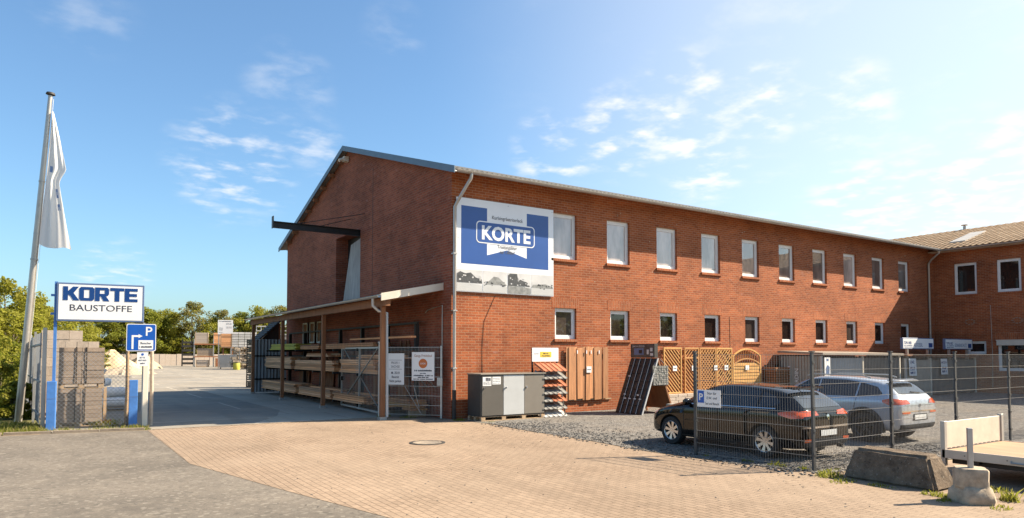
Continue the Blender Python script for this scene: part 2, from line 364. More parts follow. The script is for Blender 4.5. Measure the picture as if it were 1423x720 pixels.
def concrete():
    m = MT('weathered concrete'); p = m.pos('object')
    col = m.mix(m.rng(m.noise(3.4, 9, .78, p), .35, .68), (.078,.058,.042), (.235,.175,.122))
    col = m.mix(m.math('MULTIPLY', m.rng(m.noise(9, 5, .7, p), .55, .72), .6), col, (.07,.058,.045))
    col = m.mix(m.math('MULTIPLY', m.rng(m.noise(34, 4, .7, p), .62, .70), .7), col, (.48,.43,.36)); col = m.mix(m.math('MULTIPLY', m.rng(m.noise(22, 3, .6, p), .64, .70), .85), col, (.035,.03,.025))
    m.set(Base_Color=col, Roughness=.95, Specular_IOR_Level=.15); m.bump(m.noise(24, 6, .7, p), .9, .03); return m.m
M['concrete'] = concrete()
M['concrete2'] = plain('pale cast concrete', (.37,.29,.205), .95, var=.5, scale=6, bump=.8, bscale=18)
M['bin_dark'] = plain('brown grey cladding', (.095,.083,.068), .5, var=.1, scale=2)
M['bin_black'] = plain('black cladding', (.03,.028,.026), .5, var=.15, scale=2)
M['bin_light'] = plain('light grey cladding', (.44,.44,.43), .45, var=.06, scale=2)
M['bin_taupe'] = plain('taupe cladding', (.18,.155,.125), .5, var=.1, scale=2)
M['corr'] = plain('grey corrugated sheet', (.27,.28,.29), .5, .2, var=.2, scale=3, stretch=(1,1,.3))
M['sheet'] = plain('pale hanging sheet', (.36,.35,.34), .6, .1, var=.3, scale=3, stretch=(1,2,.25))
M['corr_d'] = plain('dark corrugated sheet', (.11,.10,.09), .55, .2, var=.2, scale=3)
M['corr_b'] = plain('brown corrugated sheet', (.29,.25,.205), .55, .1, var=.18, scale=3)
M['fascia'] = plain('cream fascia', (.62,.55,.45), .6, var=.12, scale=2)
M['barge'] = plain('blue grey barge board', (.10,.14,.18), .45, .2, var=.15, scale=2)
M['fibre'] = plain('fibre cement roofing', (.24,.22,.19), .85, var=.3, scale=1.2, bump=.3, bscale=12)
def rooftiles():
    m = MT('tan clay pantiles'); mp = m.pos()
    col = m.mix(m.rng(m.noise(1.4, 6, .7), .35, .65), (.40,.26,.15), (.55,.385,.235))  # tan tile colour, varying at random
    col = m.mix(m.math('MULTIPLY', m.rng(m.noise(7, 4, .7), .55, .7), .6), col, (.15,.10,.065))
    m.set(Base_Color=col, Roughness=.9, Specular_IOR_Level=.2); m.bump(m.noise(9, 4), .6, .03); return m.m
M['pantile'] = rooftiles()
def glass(name, base, ior, rough=.02):
    m = MT(name); f = m.rng(m.noise(1.1, 3, .55, None, (1.6, 1.6, .5)), .35, .65)
    m.set(Base_Color=m.mix(f, tuple(x*.62 for x in base), tuple(min(1, x*1.3) for x in base)), Roughness=rough, IOR=ior, Specular_IOR_Level=.5)  # uneven base colour stands in for curtain folds and patchy reflections
    m.bump(m.noise(.8, 3, .55), .05, .03); return m.m
M['glass_up'] = glass('window glass with pale sky sheen painted in', (.40,.325,.28), 1.95)  # this and the next pale pane colour stand in for mirrored sky and curtains
M['glass_up2'] = glass('window glass with brighter sky sheen painted in', (.47,.39,.34), 1.9)
M['glass_up3'] = glass('window glass on a dim room', (.17,.135,.115), 2.1)
M['glass_lo2'] = glass('window glass with something pale inside', (.06,.045,.038), 1.55)
M['glass_lo'] = glass('window glass on a dark room', (.022,.016,.014), 1.55)
M['glass_car'] = glass('tinted car glass', (.008,.010,.014), 1.75, .01)
M['glass_rear'] = glass('rear window glass', (.02,.022,.025), 2.0, .02)
M['paint_b'] = plain('black car paint', (.006,.0055,.005), .3, 0, var=.1, coat=1.0, spec=.0)
M['paint_s'] = plain('silver white car paint', (.46,.49,.53), .28, .4, var=.04, coat=1.0)
M['chrome'] = plain('chrome', (.75,.74,.72), .12, 1.0, var=.05)
M['rim'] = plain('alloy rim', (.62,.60,.57), .25, .85, var=.08)
M['rim_d'] = plain('dark alloy rim', (.06,.06,.06), .35, .6, var=.1)
M['lamp_r'] = plain('red tail lamp', (.55,.085,.015), .12, var=.2, coat=1.0)
M['lamp_w'] = plain('clear lamp', (.45,.45,.45), .08, .3, var=.2, coat=1.0)
M['plastic'] = plain('black plastic', (.028,.027,.026), .6, var=.2)
M['plate'] = plain('number plate', (.66,.66,.64), .4, var=.08)
M['poletan'] = plain('aluminium flagpole', (.46,.42,.37), .4, .6, var=.15, scale=2)
M['wrap'] = plain('white wrapped sacks', (.74,.72,.69), .5, var=.2, scale=5, bump=.4, bscale=9)
M['crate_y'] = plain('yellow green timber', (.42,.38,.05), .7, var=.2, isl=0.2)
M['trailer'] = plain('cream painted steel', (.56,.47,.37), .5, var=.16, scale=3)
M['deck'] = plain('trailer deck plywood', (.34,.205,.115), .8, var=.25, scale=3, stretch=(1,.3,1), bump=.2)
M['kerb'] = plain('kerb stone', (.24,.19,.14), .92, var=.3, scale=6, bump=.6, bscale=20)
M['kerb2'] = plain('grey roof light', (.40,.37,.33), .5, var=.2, scale=3)
M['rust'] = plain('rusty orange steel', (.36,.13,.05), .7, .2, var=.25)
M['bark'] = plain('bark', (.11,.085,.06), .95, var=.4, scale=8, bump=.6, bscale=14)
def cloth():
    m = MT('white flag cloth'); m.set(Base_Color=(.84,.83,.81), Roughness=.85)
    t = m.N.new('ShaderNodeBsdfTranslucent'); t.inputs[0].default_value = (.84,.81,.77,1)
    ms = m.N.new('ShaderNodeMixShader'); ms.inputs[0].default_value = .45
    o = m.N['Material Output']; m.link(m.b.outputs[0], ms.inputs[1]); m.link(t.outputs[0], ms.inputs[2]); m.link(ms.outputs[0], o.inputs[0]); return m.m
M['cloth'] = cloth()
M['flagblue'] = plain('faded flag print', (.20,.29,.48), .8, var=.1)
def leaf(name, a, b, c):
    m = MT(name); g = m.N.new('ShaderNodeNewGeometry'); f = g.outputs['Random Per Island']
    col = m.mix(f, a, b); col = m.mix(m.rng(m.noise(.35, 3, .6), .4, .62), col, c)
    m.set(Base_Color=col, Roughness=.65, Specular_IOR_Level=.25)
    t = m.N.new('ShaderNodeBsdfTranslucent'); m.link(m.mix(.55, col, (.38,.40,.04)), t.inputs[0])
    ms = m.N.new('ShaderNodeMixShader'); ms.inputs[0].default_value = .46
    o = m.N['Material Output']; m.link(m.b.outputs[0], ms.inputs[1]); m.link(t.outputs[0], ms.inputs[2]); m.link(ms.outputs[0], o.inputs[0]); return m.m
M['leaf1'] = leaf('green leaves', (.11,.13,.014), (.20,.21,.026), (.155,.165,.02))
M['leaf2'] = leaf('yellow green leaves', (.18,.175,.02), (.29,.27,.035), (.235,.215,.028))
M['leaf3'] = leaf('thin brownish leaves', (.13,.105,.04), (.20,.16,.065), (.15,.13,.045))
M['grass'] = leaf('grass blades', (.10,.12,.02), (.24,.23,.05), (.17,.17,.03))
M['straw'] = leaf('dry grass blades', (.24,.20,.08), (.36,.29,.13), (.28,.23,.10))

# ------------------------------------------------------------------ ground (structure)
def sheet(name, pts, z, mat):
    m = MB(); m.poly([(x, y, z) for x, y in pts]); o = m.build(name, mat); o['kind'] = 'structure'; return o
sheet('ground', [(-3000,-3000), (3000,-3000), (3000,3000), (-3000,3000)], 0, M['earth'])
sheet('grass_verge', [(-90,2.45), (-11.44,2.45), (-10.55,2.3), (-10.75,9), (-11.2,30), (-13,75), (-90,80)], .004, M['soil'])
sheet('yard', [(-10.6,2.2), (-8.23,1.83), (0,1.83), (0,19), (44,19), (44,113), (3,116), (-6,116), (-11,40)], .004, M['slabs'])
sheet('concrete_strip', [(-5.5,1.9), (0,1.9), (0,26), (-3.55,26), (-3.5,6.5), (-4.2,4.2)], .008, M['strip'])
sheet('road', [(-200,2.3), (-11.5,2.3), (-8.23,1.75), (-8.21,-5), (-7.42,-8.6), (-6.83,-11), (-5.2,-16.5), (-2.5,-26), (1,-40), (1,-200), (-200,-200)], .004, M['asphalt'])
ap = [(-8.23,1.75), (.25,1.75), (.25,-2.2), (.12,-4), (.2,-6), (.02,-8.5), (.2,-10.3), (.62,-12.2), (4.5,-12.7), (9,-13.1), (9,-26), (-2.5,-26), (-5.2,-16.5), (-6.83,-11), (-7.42,-8.6), (-8.21,-5)]
sheet('apron', ap, .008, M['pavers'])
sheet('gravel_lot', [(.0,0), (.28,-2.2), (.15,-4), (.22,-6), (.05,-8.5), (.22,-10.25), (.65,-12.12), (4.5,-12.6), (40,-14), (40,0)], .014, M['gravel'])
kb = MB()
for a, b in [((-8.3,1.93), (-11.4,2.44)), ((-11.42,2.44), (-40,6.0))]:
    a = Vector((*a, .02)); b = Vector((*b, .02)); n = max(1, int((b-a).length/1.0))
    for i in range(n): kb.bar(a+(b-a)*(i/n)+Vector((0,random.uniform(-.02,.02),random.uniform(-.015,.01))), a+(b-a)*((i+.97)/n), .12, .11)
kb.build('kerb', M['kerb'])['kind'] = 'structure'
kb = MB()
for i in range(8): kb.bar((-8.1+i*1.0, 1.80, .008), (-8.1+i*1.0+.985, 1.80, .008), .10, .03)
kb.build('edging', M['kerb'])['kind'] = 'structure'
def manhole(loc, r, label, lid='kerb'):
    t = thing('manhole_cover', label, 'manhole cover', loc)
    m = MB(); m.lathe([(r*1.25,0), (r*1.25,.012), (r*1.03,.014), (r*1.03,.006)], n=40); m.build('frame', M['iron'], t, True)
    m = MB(); m.lathe([(r,.004), (r,.013), (r*.82,.013), (r*.80,.009), (.001,.009)], n=40)
    for k in range(10):
        a = 2*math.pi*k/10; m.box(r*.9*math.cos(a)-.03, r*.9*math.cos(a)+.03, r*.9*math.sin(a)-.02, r*.9*math.sin(a)+.02, .012, .017)
    m.build('lid', M[lid], t, True)
manhole((-3.18,-4.74,.008), .33, 'round manhole cover with pale lid in the middle of the clay paving')
manhole((-.46,-12.5,-.006), .30, 'sand filled round manhole cover near the concrete block', 'pavers')

# ------------------------------------------------------------------ main brick hall
EZ, RZ, WD, LX = 7.92, 10.80, 18.49, 43.0
SL = .3136
hall = thing('brick_hall', 'long two storey red brick hall with gable end and rows of white windows', 'building')
ups = [(3.92+2.539*i, 5.04+2.539*i) for i in range(10)]
los = [(4.06+2.539*i, 5.01+2.539*i) for i in range(10)]
UZ, LZ = (5.36, 6.97), (2.56, 3.64)
def wall_with_holes(u0, u1, z0, z1, holes, P, depth, n_out):
    us = sorted({u0, u1} | {h[0] for h in holes} | {h[1] for h in holes}); zs = sorted({z0, z1} | {h[2] for h in holes} | {h[3] for h in holes})
    m = MB()
    for i in range(len(us)-1):
        for j in range(len(zs)-1):
            uc, zc = (us[i]+us[i+1])/2, (zs[j]+zs[j+1])/2
            if any(h[0] < uc < h[1] and h[2] < zc < h[3] for h in holes): continue
            m.poly([P(us[i],zs[j],0), P(us[i+1],zs[j],0), P(us[i+1],zs[j+1],0), P(us[i],zs[j+1],0)])
    for a, b, c, d in holes:
        q = [(a,c), (b,c), (b,d), (a,d)]
        for k in range(4):
            (x, z), (x2, z2) = q[k], q[(k+1)%4]
            m.poly([P(x,z,0), P(x,z,depth), P(x2,z2,depth), P(x2,z2,0)])
    return m
holes = [(a, b, *UZ) for a, b in ups] + [(a, b, *LZ) for a, b in los]
wall_with_holes(0, LX, 0, EZ, holes, lambda u, z, d: (u, d, z), .17, NY).build('wall', M['brick'], hall)
# gable wall with loading door
G0, G1, GZ0, GZ1 = 7.82, 10.75, 4.3, 7.15
m = wall_with_holes(0, WD, 0, EZ, [(G0, G1, GZ0, GZ1)], lambda u, z, d: (d, u, z), .55, NX)
m.poly([(0,0,EZ), (0,WD,EZ), (0,WD/2,EZ+SL*WD/2)])
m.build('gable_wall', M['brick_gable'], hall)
m = MB(); m.poly([(LX,0,0), (LX,WD,0), (LX,WD,EZ), (LX,WD/2,RZ), (LX,0,EZ)]); m.poly([(0,WD,0), (LX,WD,0), (LX,WD,EZ), (0,WD,EZ)])
m.build('back_wall', M['brick'], hall)
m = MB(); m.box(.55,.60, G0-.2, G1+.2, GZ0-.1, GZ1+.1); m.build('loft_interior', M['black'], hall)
# loading door curtain, grey corrugated, hanging a little askew
m = MB(); n = 30; vs = []
for j in range(2):
    for i in range(n+1):
        t = i/n; y = G0+.04+t*(2.55 if j == 0 else 1.95); vs.append((.34+.05*(i%2)-(.12 if j == 0 else 0), y, GZ0+.02 if j == 0 else GZ1-.10-.25*t))
m.add(vs, [(i, i+1, n+2+i, n+1+i) for i in range(n)]); m.build('loading_door', M['sheet'], hall)
# roof slabs: corrugated along the slope
def corrugated_slope(p00, p10, p01, p11, waves, amp, mat, name, parent, thick=.06):
    p00, p10, p01, p11 = map(Vector, (p00, p10, p01, p11)); n = waves*2
    nr = (p10-p00).cross(p01-p00).normalized()
    if nr.z < 0: nr = -nr
    m = MB(); a = []; 
    for k in (0, 1):
        for i in range(n+1):
            t = i/n; a.append((p00+(p10-p00)*t if k == 0 else p01+(p11-p01)*t) + nr*(amp if i % 2 else 0))
    b = [v - nr*thick for v in a]; q = 2*(n+1)
    m.add(a+b, [(i, i+1, n+2+i, n+1+i) for i in range(n)] + [(q+n+1+i, q+n+2+i, q+i+1, q+i) for i in range(n)] +
          [(i+1, i, q+i, q+i+1) for i in range(n)] + [(n+1+i, n+2+i, q+n+2+i, q+n+1+i) for i in range(n)] + [(0, n+1, q+n+1, q), (n, q+n, q+2*n+1, 2*n+1)])
    return m.build(name, mat, parent)
OV = .68; ze = EZ - OV*SL + .02
corrugated_slope((-.28,-OV,ze), (LX,-OV,ze), (-.28,WD/2,RZ+.05), (LX,WD/2,RZ+.05), 240, .05, M['fibre'], 'roof', hall)
corrugated_slope((-.28,WD+OV,ze), (LX,WD+OV,ze), (-.28,WD/2,RZ+.05), (LX,WD/2,RZ+.05), 60, .05, M['fibre'], 'roof', hall)
m = MB()      # barge boards on the gable verge
for y0, z0, y1, z1 in ((-OV-.02, ze+.02, WD/2, RZ+.08), (WD+OV+.02, ze+.02, WD/2, RZ+.08)):
    m.add([(-.30,y0,z0-.16), (-.30,y0,z0+.06), (-.30,y1,z1+.06), (-.30,y1,z1-.16), (-.27,y0,z0-.16), (-.27,y0,z0+.06), (-.27,y1,z1+.06), (-.27,y1,z1-.16)],
          [(0,1,2,3), (7,6,5,4), (1,5,6,2), (0,3,7,4), (0,4,5,1), (3,2,6,7)])
m.build('barge_board', M['barge'], hall)
m = MB()
for k in range(9):
    y = WD/2 + .7 + k*1.12; z = RZ-.08-(y-WD/2)*SL
    if y < WD+.4: m.box(-.26, -.01, y-.06, y+.06, z-.16, z-.02)
m.build('purlin_end', M['wood'], hall)
# gutter: half round
def gutter(a, b, r, mat, parent, name='gutter', side=(0,-1,0)):
    a = Vector(a); b = Vector(b); s_ = Vector(side); m = MB(); vs = []
    for rr in (r, r-.008):
        for p in (a, b):
            for k in range(9):
                t = math.pi*k/8; vs.append(p + s_*(math.cos(t)*rr) + Vector((0,0,-math.sin(t)*rr)))
    fs = []
    for o, fl in ((0, False), (18, True)):
        for k in range(8):
            f = (o+k, o+k+1, o+9+k+1, o+9+k); fs.append(f if not fl else f[::-1])
    fs += [(0, 9, 27, 18), (8, 26, 35, 17)]
    for k in range(8): fs += [(k, k+18, k+19, k+1), (9+k, 10+k, 28+k, 27+k)]
    m.add(vs, fs); return m.build(name, mat, parent, True)
gutter((-.25,-OV-.05,ze-.03), (29.8,-OV-.05,ze-.03), .085, M['zinc'], hall)
m = MB(); m.tube([(.30,-OV-.05,ze-.10), (.28,-OV-.05,ze-.24), (.12,-.2,ze-.85), (.06,-.09,ze-1.05), (.06,-.09,.92)], .052, 12); m.build('downpipe', M['zinc'], hall, True)
m = MB(); m.tube([(.06,-.09,.92), (.06,-.09,0)], .062, 12); 
m.build('downpipe_foot', M['iron'], hall, True)
m = MB()
for z in (1.6, 3.4, 5.2): m.box(-.01, .13, -.155, -.001, z-.02, z+.02)
m.build('pipe_clamp', M['zinc'], hall)
m = MB(); m.tube([(29.62,-OV-.05,ze-.10), (29.62,-OV-.05,ze-.2), (29.76,-.25,ze-.52), (29.8,-.09,ze-.72), (29.8,-.09,.02)], .055, 12); m.build('downpipe', M['zinc'], hall, True)
# windows
def window(parent, P, a, b, z0, z1, gl, depth=.10, fr=.085, sill=True, lintel=None):
    f = MB()
    def slab(u0, u1, w0, w1, d0, d1):
        v = [P(u, z, d) for d in (d0, d1) for z in (w0, w1) for u in (u0, u1)]
        f.add(v, [(0,1,3,2), (4,6,7,5), (0,4,5,1), (2,3,7,6), (0,2,6,4), (1,5,7,3)])
    e = .003
    slab(a+e, a+fr, z0+e, z1-e, depth, depth+.06); slab(b-fr, b-e, z0+e, z1-e, depth, depth+.06)
    slab(a+fr, b-fr, z0+e, z0+fr*1.15, depth, depth+.06); slab(a+fr, b-fr, z1-fr, z1-e, depth, depth+.06)
    w = f.build('window', M['frame'], parent)
    f = MB(); i = .045                                           # opening sash, set back
    slab(a+fr, a+fr+i, z0+fr*1.15, z1-fr, depth+.015, depth+.05); slab(b-fr-i, b-fr, z0+fr*1.15, z1-fr, depth+.015, depth+.05)
    slab(a+fr+i, b-fr-i, z0+fr*1.15, z0+fr*1.15+i, depth+.015, depth+.05); slab(a+fr+i, b-fr-i, z1-fr-i, z1-fr, depth+.015, depth+.05)
    f.build('sash', M['frame'], w)
    p = MB(); p.poly([P(a+fr, z0+fr, depth+.045), P(b-fr, z0+fr, depth+.045), P(b-fr, z1-fr, depth+.045), P(a+fr, z1-fr, depth+.045)]); p.build('pane', gl, w)
    if sill:
        f = MB(); slab(a-.05, b+.05, z0-.09, z0-.002, -.06, .098); f.build('sill', M['brick_up'], w)
    if lintel:
        f = MB(); slab(a-.13, b+.13, z1+.002, z1+lintel, -.004, .05); f.build('lintel', M['brick_up'], w)
    return w
PF = lambda u, z, d: (u, d, z)
for k, (a, b) in enumerate(ups): window(hall, PF, a, b, *UZ, M[('glass_up','glass_up2','glass_up','glass_up2','glass_up','glass_up3','glass_up3','glass_up','glass_up3','glass_up3')[k]])
for k, (a, b) in enumerate(los): window(hall, PF, a, b, *LZ, M['glass_lo2' if k in (0,4,7) else 'glass_lo'], lintel=.36)
# hoist beam over the loading door
m = MB(); hb = m
hb.box(-3.45, .5, 7.92, 8.10, 7.13, 7.15); hb.box(-3.45, .5, 7.92, 8.10, 6.90, 6.92); hb.box(-3.45, .5, 8.0, 8.02, 6.92, 7.13); hb.box(-3.48, -3.45, 7.9, 8.12, 6.88, 7.34)
hb.build('hoist_beam', M['black'], hall)
m = MB(); m.tube([(-2.5,8.01,7.15), (-.02,7.28,7.7)], .014, 6); m.tube([(-1.6,8.01,7.15), (-.02,8.9,7.75)], .014, 6); m.build('stay_rod', M['black'], hall)
m = MB(); m.box(-.22, -.02, 9.22, 9.42, 10.28, 10.5); m.tube([(-.22,9.32,10.38), (-.42,9.32,10.30)], .07, 10); m.build('gable_lamp', M['fascia'], hall)
m = MB(); m.box(-.006, .0, 6.50, 6.53, 4.2, 9.4); m.build('movement_joint', M['iron'], hall)
m = MB(); m.tube([(13.2,-.008,3.6), (13.22,-.008,2.3), (13.2,-.008,.3)], .006, 6); m.tube([(1.62,-.012,3.95), (1.2,-.012,3.1), (1.12,-.012,2.2), (1.15,-.012,.9), (1.0,-.012,.7)], .006, 6)
m.build('wall_cable', M['black'], hall)
# small pale plugged holes where fixings once were
m = MB(); rnd = random.Random(3)
for a, b in ups:
    for k in range(rnd.randint(1,3)):
        x = rnd.uniform(a, b); z = rnd.uniform(7.03, 7.3); m.box(x-.022, x+.022, -.004, 0, z-.018, z+.018)
for k in range(30):
    x = rnd.uniform(5, 29); z = rnd.choice([4.9, 6.4, 4.1]) + rnd.uniform(-.3, .3)
    if not any(a-.1 < x < b+.1 for a, b in ups+los): m.box(x-.018, x+.018, -.004, 0, z-.014, z+.014)
m.build('plugged_hole', M['concrete2'], hall)

# ------------------------------------------------------------------ wing on the right
wing = thing('brick_wing', 'two storey red brick wing with sunlit pantile roof at right angles to the hall', 'building', (30.57,0,0))
WL = -17.0; PW = lambda u, z, d: (d, -u, z)
wh = [(1.02+2.05*i, 2.14+2.03*i, 5.25, 6.95) for i in range(2)] + [(5.6,6.75,5.25,6.95), (8.2,9.35,5.25,6.95), (10.8,11.95,5.25,6.95)]
wl = [(3.02,4.75,1.16,2.72), (7.2,8.6,1.16,2.72), (11.0,12.4,1.16,2.72)]
ws_ = (1.55,2.5,2.02,2.72)
m = wall_with_holes(0, -WL, 0, 7.9, wh+wl+[ws_], PW, .17, NX); m.build('wall', M['brick'], wing)
m = MB(); m.poly([(0,WL,0), (12,WL,0), (12,WL,7.9), (5.93,WL,9.72), (0,WL,7.9)]); m.poly([(12,WL,0), (12,0,0), (12,0,7.9), (12,WL,7.9)]); m.build('end_wall', M['brick'], wing)
for h in wh: window(wing, PW, *h, M['glass_lo'], fr=.09)
for h in wl:
    w = window(wing, PW, *h, M['glass_lo'], fr=.09)
    f = MB(); f.box(-.12, .095, -h[1], -h[0], h[3]-.24, h[3]-.004); f.box(-.04, .098, -h[1]-.06, -h[0]+.06, h[3]+.002, h[3]+.05); f.build('shutter_box', M['fascia'], w)
    f = MB(); f.box(-.004, .03, -h[1]-.1, -h[0]+.1, h[3]+.055, h[3]+.42); f.build('lintel', M['brick_up'], w)
window(wing, PW, *ws_, M['glass_lo'], fr=.09)
# pantile roof, two slopes, running back into the hall roof
def tiles(x0, z0, x1, z1, y0, y1a, y1b, name):
    m = MB(); rows = 16; n = int((y1a-y0)/.15); vs = []
    for r in range(rows+1):
        t = r/rows; x = x0+(x1-x0)*t; z = z0+(z1-z0)*t; yb = y1a+(y1b-y1a)*t
        for s_ in ((0,) if r == 0 else (0, 1)) if r < rows else (0,):
            for i in range(n+1):
                y = y0+(yb-y0)*i/n; vs.append((x, y, z + .035*(i % 2) + (.03 if s_ == 1 or r == 0 else 0)))
    k = len(vs)//(n+1)
    m.add(vs, [(r*(n+1)+i, r*(n+1)+i+1, (r+1)*(n+1)+i+1, (r+1)*(n+1)+i) for r in range(k-1) for i in range(n)])
    return m.build(name, M['pantile'], wing)
tiles(-.68, 7.72, 5.93, 9.74, WL-.3, .1, 6.2, 'roof'); tiles(12.6, 7.72, 5.93, 9.74, WL-.3, .1, 6.2, 'roof')
m = MB(); m.box(-.66, -.02, WL-.2, -.02, 7.62, 7.66); m.build('soffit', M['fascia'], wing)
gutter((-.75,-.7,7.70), (-.75,WL-.2,7.70), .085, M['zinc'], wing, side=NX)
m = MB(); m.tube([(5.9,.9,9.65), (5.9,.9,9.93)], .09, 12); m.tube([(5.9,.9,9.98), (5.9,.9,10.02)], .19, 12); m.tube([(5.9,.9,9.93), (5.9,.9,9.98)], .05, 8); m.build('roof_vent', M['zinc'], wing, True)
m = MB()
m.add([(1.0,-1.2,8.33), (3.6,-1.2,9.13), (3.6,-.4,9.13), (1.0,-.4,8.33), (1.0,-1.2,8.25), (3.6,-1.2,9.05), (3.6,-.4,9.05), (1.0,-.4,8.25)], [(0,1,2,3), (0,4,5,1), (1,5,6,2), (2,6,7,3), (3,7,4,0)])
m.build('roof_light', M['kerb2'], wing)
m = MB(); m.tube([(-.012,-2.75,4.6), (-.012,-2.78,2.2), (-.012,-2.76,.3)], .014, 6); m.build('wall_cable', M['zinc'], wing)
m = MB()
for y0 in (-1.75, -3.95):
    for k in range(9):
        a = 2*math.pi*k/9; m.box(-.005, 0, y0+.22*math.cos(a)-.05, y0+.22*math.cos(a)+.05, 3.75+.14*math.sin(a)-.02, 3.75+.14*math.sin(a)+.02)
m.build('mortar_patch', M['kerb'], wing)  # rings of small mortar patches on the wall

# ------------------------------------------------------------------ billboard on the facade
def letters_heavy(word, m, o, u, v, h, depth, mi=0, w=.92, gap=.07):
    """blocky extended capitals, each built of butted bars"""
    x = 0
    G = {'K': [[(0,0),(.34,0),(.34,1),(0,1)], [(.34,.36),(.68,1),(1.06,1),(.62,.5),(.34,.5)][:0] or [(.34,.42),(.52,.30),(.70,0),(1.12,0),(.72,.53),(.34,.60)], [(.34,.60),(.72,.53),(1.08,1),(.68,1),(.34,.66)]],
         'O': [[(0,.12),(.12,0),(.33,0),(.33,1),(.12,1),(0,.88)], [(.72,0),(.93,0),(1.05,.12),(1.05,.88),(.93,1),(.72,1)], [(.33,0),(.72,0),(.72,.2),(.33,.2)], [(.33,.8),(.72,.8),(.72,1),(.33,1)]],
         'R': [[(0,0),(.34,0),(.34,1),(0,1)], [(.34,.8),(.70,.8),(.70,1),(.34,1)], [(.70,.34),(.92,.40),(1.0,.52),(1.0,.88),(.90,1),(.70,1)], [(.34,.34),(.70,.34),(.70,.54),(.34,.54)], [(.34,.34),(.42,.34),(.66,0),(1.06,0),(.80,.366),(.70,.34)][:0] or [(.42,.34),(.62,0),(1.04,0),(.80,.34)]],
         'T': [[(0,.78),(1.0,.78),(1.0,1),(0,1)], [(.33,0),(.67,0),(.67,.78),(.33,.78)]],
         'E': [[(0,0),(.34,0),(.34,1),(0,1)], [(.34,0),(.95,0),(.95,.21),(.34,.21)], [(.34,.395),(.90,.395),(.90,.605),(.34,.605)], [(.34,.79),(.95,.79),(.95,1),(.34,1)]]}
    W = {'K':1.06, 'O':1.05, 'R':1.03, 'T':1.0, 'E':.95}
    for ch in word:
        for pl in G[ch]: m.prism([(x+a*h*w, b*h) for a, b in pl], o, u, v, depth, mi)
        x += (W[ch]*w+gap)*h
    return x
bb = thing('billboard', 'large blue and white company billboard with four photographs, screwed to the brick facade', 'billboard', (.14,-.03,4.02))
BW, BH = 3.82, 3.0
m = MB(); m.box(0, BW, -.03, .0, .74, BH); m.box(0, BW, -.03, .0, 0, .735); m.build('panel', M['board'], bb)
F = -.03; F1 = -.034
m = MB(); m.prism([(.17,.90), (.17,2.75), (1.13,2.75), (1.13,1.22), (1.90,1.44), (2.70,1.22), (2.70,2.75), (3.60,2.75), (3.60,.90)], (0,F-.0005,0), X_, Z_, .003)
m.build('blue_field', M['bblue'], bb)
def rrect(x0, x1, z0, z1, r, k=5):
    p = []
    for cx, cz, a0 in ((x1-r,z0+r,-90), (x1-r,z1-r,0), (x0+r,z1-r,90), (x0+r,z0+r,180)):
        for i in range(k+1):
            a = R(a0+90*i/k); p.append((cx+r*math.cos(a), cz+r*math.sin(a)))
    return p
m = MB(); m.prism(rrect(.72,3.02,1.60,2.32,.14), (0,-.0345,0), X_, Z_, .004); m.build('badge_rim', M['board'], bb)
m = MB(); m.prism(rrect(.755,2.985,1.635,2.285,.11), (0,-.039,0), X_, Z_, .003); m.build('badge', M['bblue'], bb)
m = MB(); m.text('KORTE', .62, (1.87,-.0425,1.74), X_, Z_, depth=.003, bold=.032, xs=.98, align='CENTER'); m.build('lettering', M['board'], bb)
m = MB(); m.text('Kurlsingrbatriterlack', .17, (1.92,-.036,2.42), X_, Z_, xs=.86, align='CENTER'); m.text('Trustangabter', .17, (1.92,-.036,1.42+.06), X_, Z_, xs=.8, align='CENTER')
m.build('small_print', M['ink'], bb)
m = MB(); m.text('nur 1.000m²', .15, (1.92,-.036,1.30-.02+.04), X_, Z_, xs=.8, align='CENTER', bold=.01); m.build('price_print', M['ink'], bb)
rnd = random.Random(5)
for k in range(4):
    x0 = .02+k*.952; p = MB(); p.prism([(0,0), (.93,0), (.93,.69), (0,.69)], (x0,F-.0005,.02), X_, Z_, .003); ph = p.build('photo', M['photo_l'], bb)
    p = MB(); p.prism([(0,0), (.93,0), (.93,.20), (.6,.24), (0,.26)], (x0,-.0345,.02), X_, Z_, .002); p.build('photo_ground', M['photo_m'] if k == 2 else M['bin_light'], ph)
    pts = []
    prof = {0: [(0,.27),(0,.55),(.12,.62),(.3,.56),(.5,.60),(.68,.45),(.9,.40),(.93,.27)], 1: [(.08,.25),(.25,.38),(.42,.52),(.6,.50),(.78,.36),(.92,.26)],
            2: [(.02,.26),(.02,.6),(.10,.66),(.38,.66),(.42,.40),(.50,.48),(.62,.44),(.78,.40),(.90,.26)], 3: [(0,.24),(.08,.34),(.35,.36),(.6,.38),(.9,.30),(.93,.24)]}[k]
    p = MB(); p.prism(prof[::-1], (x0,-.0372,.02), X_, Z_, .002); p.build('photo_subject', M['photo_d'] if k in (0,2) else M['photo_m'], ph)
    p = MB()
    for q in range(14):
        x = x0+rnd.uniform(.05,.85); z = .02+rnd.uniform(.2,.5 if k in (0,2) else .34); s_ = rnd.uniform(.02,.07); p.box(x, x+s_, -.0412, -.0394, z, z+s_*.7)
    p.build('photo_print', M['photo_l'] if k in (0,2) else M['photo_d'], ph)
m = MB()
for x in (.06, 1.95, 3.76):
    for z in (.9, 1.7, 2.92): m.tube([(x,-.030,z), (x,-.036,z)], .012, 8)
m.build('screw', M['ink'], bb)

